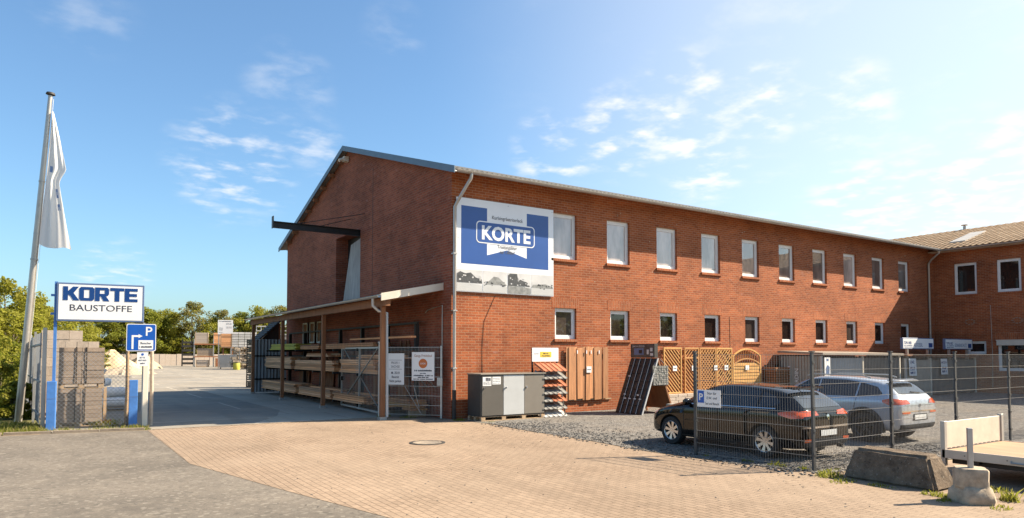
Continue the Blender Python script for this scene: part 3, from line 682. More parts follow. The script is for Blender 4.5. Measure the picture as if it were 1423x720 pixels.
# ------------------------------------------------------------------ lean-to canopy on the gable
can = thing('timber_canopy', 'timber lean-to canopy with corrugated roof along the gable wall', 'canopy')
CY0, CY1, CXE, CZE, CZW = .55, 18.1, -2.12, 3.83, 4.26
corrugated_slope((CXE,CY0,CZE), (CXE,CY1,CZE), (-.005,CY0,CZW), (-.005,CY1,CZW), 90, .035, M['fibre'], 'roof', can, .03)
m = MB(); m.add([(CXE-.01,CY0-.04,CZE-.17), (CXE-.01,CY0-.04,CZE+.06), (-.01,CY0-.04,CZW+.06), (-.01,CY0-.04,CZW-.17), (CXE-.01,CY0-.005,CZE-.17), (CXE-.01,CY0-.005,CZE+.06), (-.01,CY0-.005,CZW+.06), (-.01,CY0-.005,CZW-.17)],
      [(0,3,2,1), (4,5,6,7), (0,1,5,4), (1,2,6,5), (2,3,7,6), (3,0,4,7)]); m.build('fascia', M['fascia'], can)
gutter((CXE-.06,CY0,CZE-.01), (CXE-.06,CY1,CZE-.01), .07, M['zinc'], can, side=NX)
m = MB(); m.box(-1.95, -1.79, CY0+.05, CY1-.05, CZE-.31, CZE-.06); m.build('beam', M['wood'], can)
for y in (1.0, 6.66, 12.27, 17.74):
    m = MB(); m.box(-1.94, -1.80, y-.07, y+.07, .10, CZE-.312); m.build('post', M['wood'], can, bevel=.006)
    m = MB(); m.box(-1.98, -1.76, y-.1, y+.1, .004, .098); m.build('post_foot', M['steel'], can)
m = MB()
for k in range(16):
    y = CY0+.3+k*1.13; m.bar((-1.78,y,CZE-.10), (-.02,y,CZW-.14), .06, .12)
m.build('rafter', M['wood'], can)
m = MB(); m.tube([(CXE-.06,1.05,CZE-.08), (CXE-.06,1.05,CZE-.3), (CXE+.12,1.02,CZE-.46), (-1.74,1.0,CZE-.5), (-1.74,.92,.1)], .045, 10); m.build('downpipe', M['bin_light'], can, True)
# corrugated end screen
es = thing('corrugated_screen', 'grey corrugated metal screen closing the far end of the canopy', 'screen', (0,18.3,0))
def corr_panel(m, a, b, z0, z1, pitch=.15, amp=.03, z1b=None):
    a = Vector(a); b = Vector(b); n = max(2, int((b-a).length/pitch)*2); d = (b-a).normalized(); nr = Vector((-d.y, d.x, 0)); vs = []
    for zi in (0, 1):
        for i in range(n+1):
            p = a+(b-a)*i/n + nr*(amp if i % 2 else -amp); zt = z0 if zi == 0 else (z1 if z1b is None else z1+(z1b-z1)*i/n); vs.append((p.x, p.y, zt))
    q = len(vs); vs += [(x+nr.x*.006, y+nr.y*.006, z) for x, y, z in vs]
    m.add(vs, [(i, i+1, n+2+i, n+1+i) for i in range(n)] + [(q+n+1+i, q+n+2+i, q+i+1, q+i) for i in range(n)] + [(n+1+i, n+2+i, q+n+2+i, q+n+1+i) for i in range(n)])
m = MB(); corr_panel(m, (-1.75,0,0), (-.05,0,0), .05, 2.8, .17, .035); m.build('sheet', M['corr'], es)
m = MB(); [m.box(-1.8, -.05, -.09, -.04, z, z+.07) for z in (.7, 1.9)]; m.build('rail', M['black'], es)

# cantilever racks along the wall
rack = thing('cantilever_rack', 'dark steel rack with arms holding planks against the gable wall', 'rack', (0,0,0))
for k, y in enumerate((2.0, 4.4, 6.9, 9.4, 11.9, 14.4, 16.9)):
    m = MB(); m.box(-.30, -.16, y-.05, y+.05, .01, 3.05); m.build('upright', M['black'] if k else M['iron'], rack)
    m = MB()
    for z in (.30, 1.36, 2.24): m.box(-1.42, -.301, y-.035, y+.035, z-.09, z-.002)
    m.build('arm', M['black'], rack)
m = MB(); m.box(-.28, -.20, 1.9, 17, 3.052, 3.12); m.box(-.155, -.10, 1.9, 17, 1.9, 1.98); m.build('tie_bar', M['iron'], rack)
for i, (y, w, h, lab) in enumerate(((3.3,.8,2.5,'dark upright boards leaning behind rack, nearest to the gate'), (5.6,1.0,2.1,'dark upright boards leaning behind the open gate leaf'), (8.0,1.1,2.4,'dark upright boards leaning at the third canopy post'), (11.3,1.3,1.9,'dark upright boards leaning below the spare frames'), (14.9,1.6,2.3,'dark upright boards leaning at the far end of the rack'))):
    rnd = random.Random(60+i); m = MB(); k = 0; yy = -w/2
    while yy < w/2:
        b_ = rnd.uniform(.09,.16); hh = h*rnd.uniform(.8,1.05); m.add([(-.15,yy,0),(-.15,yy+b_-.01,0),(-.05,yy+b_-.01,hh),(-.05,yy,hh),(-.12,yy,0),(-.12,yy+b_-.01,0),(-.02,yy+b_-.01,hh),(-.02,yy,hh)], [(0,3,2,1),(4,5,6,7),(0,1,5,4),(1,2,6,5),(2,3,7,6),(3,0,4,7)]); yy += b_
    tag(m.build('upright_boards', M['wood'], loc=(0,y,.01)), lab, 'boards', 'upright boards behind the rack')
def plank_stack(label, x0, x1, y0, y1, z0, z1, mats, seed, slope=0.0):
    rnd = random.Random(seed); m = MB(); th = .07; nz = max(1, int((z1-z0)/th)); nx = max(1, int((x1-x0)/.16))
    yc = (y0+y1)/2
    for j in range(nz):
        for i in range(nx):
            if j == nz-1 and rnd.random() < .35: continue
            w = (x1-x0)/nx; e = rnd.uniform(-.45, .12) - .05*j; f = rnd.uniform(-.35, .25)
            m.box(x0+i*w+.004, x0+(i+1)*w-.004, y0-yc-e*.6, y1-yc+f*.6, j*th, j*th+th-.013, rnd.randint(0, len(mats)-1))
    o = m.build('plank_stack', mats, loc=(0,yc,z0)); return tag(o, label, 'planks', 'stacks of sawn timber in the rack')
PL = [M['plank'], M['plank2']]
plank_stack('low sawn plank stack at far end of rack, next to the corrugated screen', -1.45,-.45, 11.6,17.6, .30,.74, PL, 1)
plank_stack('long low plank stack between the second and third canopy posts', -1.45,-.45, 7.0,11.2, .30,.66, PL, 2)
plank_stack('low plank stack on the bottom arms behind the open gate leaf', -1.45,-.45, 3.6,6.8, .30,.60, PL, 3)
plank_stack('pale plank stack on middle arms beside the far corrugated screen', -1.35,-.45, 12.6,17.4, 1.36,1.98, [M['plank2']], 4)
plank_stack('thick plank stack on middle arms in the centre of the rack', -1.35,-.45, 6.9,12.2, 1.36,1.92, PL, 5)
plank_stack('plank stack on middle arms nearest to the gate post', -1.35,-.45, 2.7,6.3, 1.36,1.86, PL, 6)
plank_stack('few thin boards on top arms reaching past the canopy post', -1.35,-.8, .6,6.3, 2.56,2.68, [M['larch'], M['plank']], 7)
plank_stack('yellow green painted timbers on the upper arms', -1.3,-.5, 12.2,16.6, 2.24,2.56, [M['crate_y']], 8)
plank_stack('small dark brown timber bundle on the upper arms', -1.3,-.5, 9.0,11.6, 2.24,2.46, [M['larch'], M['wood']], 9)
plank_stack('short thin stack on top of the middle planks beside second canopy post', -1.2,-.5, 8.0,11.0, 1.93,2.13, PL, 12)
plank_stack('dark brown plank stack on the upper arms behind the gate leaf', -1.3,-.5, 3.2,8.4, 2.24,2.5, [M['larch'], M['wood']], 13)
plank_stack('single layer of boards on the top of rack near the gate post', -1.1,-.5, 1.4,5.2, 1.88,2.02, PL, 14)
pk = tag(plank_stack('orange brown timber bundle on the ground behind the mesh panel', -.78,-.22, 1.15,3.3, .22,.62, [M['larch'], M['pine2']], 10), None)
for y, lab in ((1.4, 'timber bearer under the orange timber bundle, at its end by the brick corner'), (3.0, 'timber bearer under the orange timber bundle, at its end by the gate post')):
    m = MB(); m.box(-.8, -.2, y-.05, y+.05, .01, .21); tag(m.build('timber_bearer', M['pallet']), lab, 'bearer')
pk2 = plank_stack('upright bundle of short orange blocks hanging behind the two gate notices', -.42,-.06, 1.0,1.75, 1.45,1.95, [M['larch'], M['pine2']], 11)
t = thing('wall_shelf', 'small bracket shelf behind mesh panel under short orange blocks', 'shelf', (0,1.35,1.45))
m = MB(); m.box(-.5,-.02,-.45,.45,-.04,-.003); m.build('board', M['wood'], t); m = MB(); m.bar((-.02,-.3,-.5),(-.45,-.3,-.05),.04); m.bar((-.02,.3,-.5),(-.45,.3,-.05),.04); m.build('bracket', M['steel'], t)
for i, (y, w, h) in enumerate(((12.5,.72,1.0), (13.6,.72,1.0), (14.7,.72,1.0))):      # frames leaning at the back of the rack
    o = thing('window_frame', ['empty grey metal frame at the back of rack, nearest to the third canopy post', 'empty grey metal frame at the back of rack, the middle one of three', 'empty grey metal frame at the back of rack, closest to the yellow timbers'][i], 'frame', (-.10,y,2.55), 0, 'spare frames behind the rack')
    m = MB(); a, b = -w/2, w/2
    m.box(-.05,-.01,a,a+.07,0,h); m.box(-.05,-.01,b-.07,b,0,h); m.box(-.05,-.01,a+.07,b-.07,0,.07); m.box(-.05,-.01,a+.07,b-.07,h-.07,h); m.build('surround', M['zinc'], o)
    m = MB(); m.box(-.008,-.002,a+.01,b-.01,.01,h-.01); m.build('backing', M['wood'], o)
o = thing('conduit', 'thin pale conduit running round the wall behind the mesh panel', 'conduit', (0,0,0))
m = MB(); m.tube([(-.03,.55,.2), (-.03,.55,3.6), (-.03,1.6,3.5), (-.03,1.75,3.42)], .016, 6); m.build('pipe', M['zinc'], o)

# ------------------------------------------------------------------ yard gate
A = Vector((-1.51,1.9,0)); B = Vector((-1.23,6.5,0)); D = (B-A).normalized()
gp = thing('gate_post', 'square pale steel gate post between the gate leaf and the mesh panel', 'post', A)
m = MB(); m.box(-.085,.085,-.085,.085,.008,2.40); m.box(-.1,.1,-.1,.1,2.402,2.44); m.build('shaft', M['fascia'], gp, bevel=.006)
m = MB(); m.box(-.03,.03,.086,.14,.35,.5); m.box(-.03,.03,.086,.14,1.9,2.05); m.build('hinge', M['steel'], gp)
gl = thing('gate_leaf', 'grey steel yard gate leaf with cross braces, swung open', 'gate', A + D*.17, math.atan2(D.y, D.x))
Lg = 4.3; m = MB()
for x in (0, Lg/2, Lg): m.box(x-.03, x+.03, -.03, .03, .1, 2.28)
m.box(.03, Lg-.03, -.028, .028, 2.22, 2.277); m.box(.03, Lg-.03, -.028, .028, .11, .17); m.build('frame', M['steel'], gl)
m = MB(); m.bar((.04,-.05,.15), (Lg-.04,-.05,2.25), .035, .02); m.bar((.04,.05,2.25), (Lg-.04,.05,.15), .035, .02); m.build('brace', M['steel'], gl)
m = MB(); [m.tube([(k*.143+.1,0,.17), (k*.143+.1,0,2.22)], .004, 4, False) for k in range(29)]; m.build('mesh_infill', M['steel'], gl)
m = MB(); m.box(Lg-.08, Lg+.02, -.07, .07, 1.05, 1.2); m.build('lock', M['black'], gl)
C2 = Vector((-.2,.26,0)); D2 = (C2-A).normalized(); mp = thing('mesh_panel', 'fixed welded mesh panel joining the gate post to the brick corner', 'fence', A + D2*.1, math.atan2(D2.y, D2.x))
Lp = (C2-A).length-.1; m = MB()
for k in range(int(Lp/.05)+1): m.tube([(k*.05,0,.1), (k*.05,0,2.28)], .0035, 4, False)
for z in (.12,.42,.72,1.02,1.32,1.62,1.92,2.25): m.bar((0,-.008,z), (Lp,-.008,z), .008, .012)
m.build('wire_mesh', M['steel'], mp)
m = MB(); m.box(Lp-.03, Lp+.03, -.03, .03, .02, 2.3); m.build('end_post', M['steel'], mp)
m = MB(); m.box(Lp-.12, Lp+.06, -.08, -.03, 1.05, 1.3); m.build('lock', M['steel'], mp)
m = MB(); m.bar((.75,-.03,1.0), (1.35,-.03,.12), .03, .012); m.bar((1.05,-.03,1.05), (1.25,-.03,.35), .03, .012); m.build('brace', M['steel'], mp)
def board_on(name, label, cat, origin, u, w, h, z0, mat=None, thick=.012, group=None):
    """flat board in the plane of u, its left bottom corner at origin, facing right-hand normal u x z"""
    t = thing(name, label, cat, (origin[0], origin[1], z0), math.atan2(u[1], u[0]), group)
    m = MB(); m.box(0, w, 0, thick, 0, h); m.build('panel', mat or M['panel'], t); return t
P1 = A + D2*.20 + Vector((D2.y,-D2.x,0))*.045
t = board_on('notice_board', 'tall white notice board on the left of the mesh panel', 'notice', P1, D2, .62, 1.0, 1.06)
m = MB(); E_ = -.0005
m.text('PROFI 1', .11, (.31,E_,.66), X_, Z_, align='CENTER', xs=.8); m.text('SACHSE', .11, (.31,E_,.54), X_, Z_, align='CENTER', xs=.8)
m.box(.08,.54,-.003,-.001,.78,.79); m.box(.08,.54,-.003,-.001,.49,.50); m.build('outline_print', M['ink'], t)
m = MB(); m.text('M. 3510', .11, (.31,E_,.34), X_, Z_, align='CENTER', xs=.85, bold=.012); m.text('Baumit', .11, (.31,E_,.21), X_, Z_, align='CENTER', xs=.85, bold=.012); m.text('Nicht parken', .11, (.31,E_,.08), X_, Z_, align='CENTER', xs=.72, bold=.012); m.build('lettering', M['letter'], t)
P2 = A + D2*1.09 + Vector((D2.y,-D2.x,0))*.045
t = board_on('notice_board', 'square white notice board with an orange disc on the mesh panel', 'notice', P2, D2, .78, .9, 1.2)
m = MB(); m.text('Gangs Fritidsbad', .11, (.39,E_,.75), X_, Z_, align='CENTER', xs=.84); m.build('heading', M['brownp'], t)
m = MB(); m.lathe([(.001,-.003), (.15,-.003)], 'z', 28); 
m2 = MB(); m2.add([(x+.39, -.003, y+.54) for x, y, z in m.v], m.f); m2.build('disc', M['orange'], t)
m = MB(); m.text('LOOK', .07, (.39,-.0036,.515), X_, Z_, align='CENTER', bold=.01); m.build('disc_print', M['panel'], t)
m = MB(); m.greek((.09,E_,.29), X_, Z_, .6, .055, seed=1); m.greek((.28,E_,.215), X_, Z_, .2, .03, seed=2); m.greek((.05,E_,.14), X_, Z_, .68, .045, seed=3); m.greek((.2,E_,.085), X_, Z_, .4, .04, seed=4); m.greek((.06,E_,.03), X_, Z_, .66, .035, seed=5); m.build('small_print', M['letter'], t)

# ------------------------------------------------------------------ bin enclosure on a pallet
pt = thing('pallet', 'flat wooden pallet under the three door bin cabinet', 'pallet', (1.56,-.8,.014))
def pallet_parts(t, lx, ly, h=.13, mat=None):
    m = MB(); mat = mat or M['pallet']; n = max(3, int(ly/.2))
    for i in range(n): y = -ly/2+(i+.5)*ly/n; m.box(-lx/2, lx/2, y-.06, y+.06, h-.022, h-.001)
    m.build('deck', mat, t); m = MB()
    for i in range(max(3, int(lx/.6)+1)):
        x = -lx/2+.07+i*(lx-.14)/max(2, int(lx/.6))
        for y in (-ly/2+.06, 0, ly/2-.06): m.box(x-.07, x+.07, y-.05, y+.05, .02, h-.023)
    m.build('block', mat, t); m = MB()
    for y in (-ly/2+.06, 0, ly/2-.06): m.box(-lx/2, lx/2, y-.05, y+.05, .0, .019)
    m.build('skid', mat, t)
pallet_parts(pt, 2.36, .84)
bn = thing('bin_cabinet', 'dark three door cabinet for wheelie bins by the downpipe', 'bin cabinet', (.37,-1.19,.145))
CW, CDp, CH = 2.38, .79, 1.26
m = MB(); m.box(0, .03, 0, CDp, 0, CH); m.box(.03, CW, CDp-.03, CDp, 0, CH); m.box(CW-.03, CW, 0, CDp-.03, 0, CH); m.box(.03, CW-.03, .02, CDp-.03, 0, .03); m.box(.03, CW-.03, .06, .09, .03, CH); m.build('carcass', M['bin_black'], bn)
m = MB(); m.box(-.03, CW+.03, -.04, CDp+.02, CH+.002, CH+.04); m.build('lid', M['bin_taupe'], bn, bevel=.008)
for k, mt in enumerate(('bin_dark', 'bin_light', 'bin_taupe')):
    x0 = .035+k*.775; m = MB(); m.box(x0, x0+.765, -.012, .018, .03, CH-.012); d = m.build('door', M[mt], bn, bevel=.004)
    m = MB(); m.tube([(x0+.07,-.012,.86), (x0+.07,-.05,.86)], .028, 12); m.tube([(x0+.07,-.05,.86), (x0+.07,-.056,.86)], .018, 10); m.build('knob', M['chrome'], d, True)
m = MB(); m.box(.06,.36,-.018,-.0125,.93,1.20); m.box(.40,.70,-.018,-.0125,.97,1.20); n_ = m.build('notice', M['panel'], bn)
m = MB(); m.box(.16,.26,-.021,-.0185,1.08,1.18); m.box(.27,.34,-.021,-.0185,1.08,1.17); [m.greek((.08,-.0185,z), X_, Z_, .26, .02, seed=int(z*100)) for z in (.96,1.0,1.04)]; [m.greek((.42,-.0185,z), X_, Z_, .25, .018, seed=int(z*77)) for z in (1.0,1.05,1.1,1.15)]; m.build('notice_print', M['ink'], n_)

# ------------------------------------------------------------------ roof tile sample stand
ts = thing('tile_stand', 'stepped display stand for roof tile samples with white header board', 'display stand', (2.55,-.75,.014))
m = MB(); [m.box(x, x+.04, -.02, .02, 0, 2.22) for x in (0, 1.0)]; [m.bar((x+.02,0,1.62), (x+.02,-.45,.05), .03) for x in (0, 1.0)]; m.build('frame', M['black'], ts)
m = MB(); m.box(-.01, 1.05, -.05, -.022, 1.78, 2.23); h_ = m.build('header', M['panel'], ts)
m = MB(); m.box(.30, .76, -.054, -.0505, 1.92, 2.10); m.build('yellow_label', M['yellow'], h_)
m = MB(); m.text('BRAAS', .07, (.53,-.0545,2.02), X_, Z_, align='CENTER', bold=.01); m.text('DACHSTEINE', .06, (.53,-.0545,1.945), X_, Z_, align='CENTER', xs=.9, bold=.01); m.greek((.05,-.0505,2.02), X_, Z_, .2, .025, seed=4); m.build('lettering', M['letter'], h_)
for k, mt in enumerate(('tile_t', 'tile_g', 'tile_t', 'tile_g', 'tile_t', 'tile_g', 'tile_l')):
    z = 1.73-k*.243; o = thing('tile_sample', ['row of terracotta tiles directly under the white header board', 'grey concrete tiles second row down on the stand', 'orange tiles third row down, in the upper half of the stand', 'grey tiles in the middle row of the stand', 'mixed red and grey tile row below the middle row', 'weathered grey tiles in the row above the lowest', 'pale grey tiles in the lowest row near the gravel'][k], 'roof tiles', (2.62,-.80,z), 0, 'roof tile samples on the stand')
    m = MB(); n = 5; w = .98/n
    for i in range(n):
        mm = 1 if (k == 4 and i < 2) else 0
        P_ = []
        prof = [(0,.0), (.02,.03), (.05,.035), (.07,.008), (.13,.0), (.17,.008), (.194,.02)]
        for (dy, dz) in ((0, 0), (-.42, -.235)):
            for px, pz in prof: P_.append((i*w+px-dy*.12, dy, dz+pz))
        q = len(prof); P_ += [(x, y, zz_-.022) for x, y, zz_ in P_]
        m.add(P_, [(j+1, j, q+j, q+j+1) for j in range(q-1)] + [(2*q+j, 2*q+j+1, 3*q+j+1, 3*q+j) for j in range(q-1)] + [(q+j, 3*q+j, 3*q+j+1, q+j+1) for j in range(q-1)] + [(j, j+1, 2*q+j+1, 2*q+j) for j in range(q-1)] + [(0,2*q,3*q,q), (q-1,2*q-1,4*q-1,3*q-1)], mm)
    m.build('tile', [M[mt], M['tile_g']], o)
    m = MB(); m.bar((0,-.02,-.035), (.98,-.02,-.035), .02); m.bar((.03,-.40,-.27), (1.03,-.40,-.27), .02); m.build('batten', M['black'], o)

# ------------------------------------------------------------------ larch board fence sample on the wall
bf = thing('board_panel', 'larch board fence sample with staggered vertical boards on the brick wall', 'fence panel', (4.48,-.02,.45))
m = MB(); x = 0; rnd = random.Random(11); i = 0
wds = [.10,.25,.13,.24,.13,.19,.20,.26,.13,.23]
for wd in wds:
    fr = i % 2; y0 = -.085 if fr else -.062
    h0 = rnd.uniform(-.04,.03); h1 = 1.84+rnd.uniform(-.03,.02); sk = rnd.uniform(-.015,.015)
    m.add([(x,y0,h0), (x+wd,y0,h0+.01), (x+wd+sk,y0,h1), (x+sk,y0,h1-.015), (x,y0+.024,h0), (x+wd,y0+.024,h0+.01), (x+wd+sk,y0+.024,h1), (x+sk,y0+.024,h1-.015)], [(0,1,2,3), (7,6,5,4), (0,4,5,1), (1,5,6,2), (2,6,7,3), (3,7,4,0)])
    x += wd+.004; i += 1
m.build('board', M['larch'], bf)
m = MB(); m.box(0,1.95,-.028,-.0,.25,.34); m.box(0,1.95,-.028,-.0,1.5,1.59); m.box(-.1,2.1,-.03,-.005,-.045,-.0); m.build('rail', M['pallet'], bf)
m = MB(); [m.box(xx, xx+.035, -.112, -.1005, 1.6, 1.72) for xx in (.45,.87,1.08,1.45)]; m.build('price_tab', M['panel'], bf)
m = MB(); m.box(.88,1.10,-.115,-.103,.93,1.15); q_ = m.build('tag', M['panel'], bf)
m = MB(); m.greek((.91,-.1155,1.02), X_, Z_, .16, .04, seed=9); m.build('tag_print', M['ink'], q_)

# ------------------------------------------------------------------ black tile A-frame with poster
af = thing('tile_easel', 'tall easel of glossy black roof tiles leaning up beside a display poster', 'display easel', (6.72,-1.62,.014))
W2 = .65
def easel_pt(t, y, o=0.0):                       # left face from the foot (-.78,0) to the top (-.02,1.9)
    n = Vector((-1.9, 0, .76)).normalized(); return Vector((-.78+.76*t, y, 1.88*t)) + n*o
m = MB(); P_ = [easel_pt(0,-W2), easel_pt(0,W2), easel_pt(1,W2), easel_pt(1,-W2)]; Q_ = [easel_pt(0,-W2,-.03), easel_pt(0,W2,-.03), easel_pt(1,W2,-.03), easel_pt(1,-W2,-.03)]
m.add(P_+Q_, [(0,1,2,3), (7,6,5,4), (0,4,5,1), (1,5,6,2), (2,6,7,3), (3,7,4,0)]); m.build('backing', M['tile_b'], af)
m = MB()
for r in range(7):
    for c in range(5):
        t0 = .01+r*.141; y0 = -W2+.012+c*(2*W2-.02)/5; y1 = y0+(2*W2-.02)/5-.03
        yc = (y0+y1)/2; vs = []
        for t_, o_ in ((t0, .028), (t0+.136, .012)):
            for yy, oo in ((y0,0), (y0+.05,.03), (yc,.008), (y1-.03,.012), (y1,.0)): vs.append(easel_pt(t_, yy, o_+oo))
        vs += [easel_pt(t0, yy, .003) for yy in (y0, y0+.05, yc, y1-.03, y1)]
        m.add(vs, [(j, j+1, 6+j, 5+j) for j in range(4)] + [(10+j, 11+j, 1+j, j) for j in range(4)])
m.build('tile', M['tile_b'], af)
m = MB(); [m.bar(easel_pt(.0,-W2+c*2*W2/5+(-.006 if c else .006),.045), easel_pt(1.0,-W2+c*2*W2/5+(-.006 if c else .006),.045), .016, .016) for c in range(1,5)]; m.bar(easel_pt(0,-W2-.012,.0), easel_pt(1,-W2-.012,.0), .03, .05); m.build('divider', M['bin_light'], af)
m = MB(); [m.box(*sorted((easel_pt(t_,y_,.05).x, easel_pt(t_,y_,.05).x+.02)), y_-.05, y_+.05, easel_pt(t_,y_).z, easel_pt(t_,y_).z+.035) for t_, y_ in ((.26,-.4),(.26,-.15),(.26,.1),(.26,.33),(.33,.4),(.33,-.25),(.66,.42))]; m.build('price_tag', M['panel'], af)
m = MB(); [m.bar((.0,y_,1.88), (.72,y_,0), .05, .06) for y_ in (-W2+.03, W2-.03)]; m.bar((.25,-W2,1.2), (.25,W2,1.2), .05); m.build('back_leg', M['wood'], af)
m = MB(); P_ = [(.06,-W2+.061,1.86), (.06,W2-.061,1.86), (.70,W2-.061,.15), (.70,-W2+.061,.15)]; m.poly(P_); m.poly([(x-.02,y,z-.01) for x, y, z in P_][::-1]); m.build('back_panel', M['wood'], af)
ps = thing('poster_box', 'dark display poster box standing on top of the black tile easel', 'poster', (6.72,-1.62,1.91))
m = MB(); m.box(-.08,.08,-.56,.60,0,.48); m.build('box', M['iron'], ps)
m = MB(); m.box(-.086,-.0805,-.54,.54,.02,.46); f_ = m.build('poster', M['photo_d'], ps)
UY = (0,-1,0)
m = MB(); m.box(-.090,-.0865,-.05,.42,.10,.33); m.build('picture', M['frameblue'], f_)
m = MB(); m.box(-.094,-.0905,.02,.18,.15,.27); m.build('picture_detail', M['black'], f_)
m = MB(); m.text('DACH & DECKER', .085, (-.0868,.50,.37), UY, Z_, xs=.9); m.box(-.09,-.0865,-.48,-.36,.22,.34); m.box(-.09,-.0865,-.30,-.2,.12,.28); m.box(-.09,-.0865,-.50,-.36,.07,.16); m.build('lettering', M['photo_l'], f_)
sb = thing('slate_sample', 'grey slate sample board hung on the open end of the black easel', 'sample board', (6.80,-2.26,.98))
m = MB(); m.box(-.35,.38,-.03,.0,0,.66); m.build('backing', M['slate'], sb)
m = MB(); rnd = random.Random(8)
for r in range(9):
    for c in range(9):
        if rnd.random() < .2: continue
        x0 = -.33+c*.078; z0 = .02+r*.07; m.box(x0, x0+.062*rnd.uniform(.7,1), -.042, -.031, z0, z0+.055)
m.build('slate_tile', M['tile_g'], sb)
m = MB(); m.bar((-.3,-.01,.66), (-.06,.05,.9), .015); m.bar((.3,-.01,.66), (.06,.05,.9), .015); m.build('hanger', M['steel'], sb)
pp = thing('pallet', 'low wooden pallet under the black tile easel carrying stone slabs', 'pallet', (7.3,-2.75,.014)); pallet_parts(pp, 1.1, .7)
sl = MB(); 
for k in range(3): sl.box(-.42+.02*k, .38-.03*k, -.28, .25, k*.075, k*.075+.068)
tag(sl.build('stone_slabs', M['tile_g'], loc=(7.25,-2.72,.145), bevel=.006), 'short stack of grey stone slabs on the low pallet', 'stone slabs')

# ------------------------------------------------------------------ trellis samples
def trellis(label, x0, x1, z0, z1, mode, mat, cat='trellis', splitz=None):
    t = thing('trellis', label, cat, (x0,-.07,z0), 0, 'trellis panels along the brick wall'); w = x1-x0; h = z1-z0; fr = .055
    m = MB(); m.box(0,fr,-.03,.03,0,h); m.box(w-fr,w,-.03,.03,0,h); m.box(fr,w-fr,-.028,.028,0,fr); m.box(fr,w-fr,-.028,.028,h-fr,h)
    if splitz: m.box(fr,w-fr,-.028,.028,splitz-.03,splitz+.03)
    m.build('frame', mat, t, bevel=.004)
    def lath(x0, z0, x1, z1, dirs, step, yo):
        m = MB(); wd, ht = x1-x0, z1-z0
        k = -ht if dirs > 0 else 0
        while k < (wd if dirs > 0 else wd+ht):
            pts = []
            if dirs > 0: a = max(0, k); b = min(wd, k+ht); p = (x0+a, z0+(a-k)); q = (x0+b, z0+(b-k))
            else: a = max(0, k-ht); b = min(wd, k); p = (x0+a, z0+(k-a)); q = (x0+b, z0+(k-b))
            if b-a > .04: m.bar((p[0],yo,p[1]), (q[0],yo,q[1]), .035, .012, (0,1,0))
            k += step
        return m
    st = .165
    if mode == 'one': lath(fr,fr,w-fr,h-fr,-1,st,-.006).build('lattice', mat, t)
    if mode == 'mixed':
        lath(fr,fr,w-fr,splitz-.03,-1,st,-.006).build('lattice', mat, t); lath(fr,splitz+.03,w-fr,h-fr,1,st,-.006).build('lattice', mat, t)
    if mode == 'cross':
        a = lath(fr,fr,w-fr,h-fr,1,.17,-.012); b = lath(fr,fr,w-fr,h-fr,-1,.17,.003); a.add(b.v, b.f); a.build('lattice', mat, t)
    if mode == 'right': 
        a = lath(fr,fr,w-fr,h-fr,1,.165,-.012); b = lath(fr,fr,w-fr,h-fr,-1,.36,.003); a.add(b.v, b.f); a.build('lattice', mat, t)
    m = MB(); m.box(w*.5-.02 if mode != 'cross' else w*.86, w*.5+.20 if mode != 'cross' else w*.86+.2, -.046, -.034, h*.49, h*.49+.2); q = m.build('tag', M['panel'], t)
    m = MB(); m.greek((w*.5+.01 if mode != 'cross' else w*.86+.03,-.0465,h*.49+.08), X_, Z_, .15, .04, seed=3); m.build('tag_print', M['ink'], q)
    return t
trellis('light pine trellis with falling diagonal laths beside the black easel', 9.23,10.22,.5,2.29,'one',M['pine'])
trellis('pine trellis with a separate lattice top, right of the plain diagonal one', 10.38,11.21,.5,2.29,'mixed',M['pine2'],splitz=1.38)
trellis('darker pine trellis with diamond lattice in mid row', 11.25,12.23,.5,2.29,'cross',M['pine2'])
trellis('pale trellis with rising diagonal laths left of the arched panel', 12.26,13.23,.5,2.29,'right',M['pine'])
t = thing('arched_panel', 'arched pine fence panel with horizontal slats at the end of the trellis row', 'fence panel', (13.28,-.07,.5), 0)
w = 1.83; m = MB(); m.box(0,.06,-.03,.03,0,1.40); m.box(w-.06,w,-.03,.03,0,1.40); m.box(.06,w-.06,-.028,.028,0,.06)
def arch(m, zb, rise, x0, x1, hh):
    n = 16
    for i in range(n):
        a, b = i/n, (i+1)/n; f = lambda s_: (x0+(x1-x0)*s_, 0, zb+rise*math.sin(math.pi*s_)**.8)
        m.bar(f(a), f(b), .055, hh, (0,0,1))
arch(m, 1.42, .33, 0, w, .06); m.build('frame', M['pine'], t)
m = MB(); arch(m, 1.08, .26, .03, w-.03, .045)
for i in range(1, 13):
    s_ = i/13; x = w*s_; za = 1.08+.26*math.sin(math.pi*s_)**.8; zb = 1.42+.33*math.sin(math.pi*s_)**.8; m.bar((x,.0,za), (x+(s_-.5)*.12,.0,zb), .03, .012)
m.build('arch_lattice', M['pine2'], t)
m = MB(); [m.box(.06,w-.06,-.012+.01*(k % 2),.004+.01*(k % 2),.07+k*.138,.07+k*.138+.125) for k in range(8)]; m.build('slat', M['pine'], t)
m = MB(); [m.box(.06,w-.06,-.026,-.014,.20+k*.276,.225+k*.276) for k in range(4)]; m.build('cover_strip', M['pine2'], t)
m = MB(); m.box(.78,1.0,-.046,-.034,.86,1.06); m.build('tag', M['panel'], t)
m = MB()
for k in range(12):
    for r in range(4): m.box(9.1+k*.52+.13*(r % 2), 9.1+k*.52+.5+.13*(r % 2), -.34, -.02, r*.12, r*.12+.112)
tag(m.build('block_plinth', M['stone2'], loc=(0,0,.014), bevel=.006), 'low dry wall of pale blocks under the trellis row', 'wall')
t = thing('slat_stack', 'stack of dark brown slats against the wall left of the shelters', 'slats', (15.85,-.35,.014))
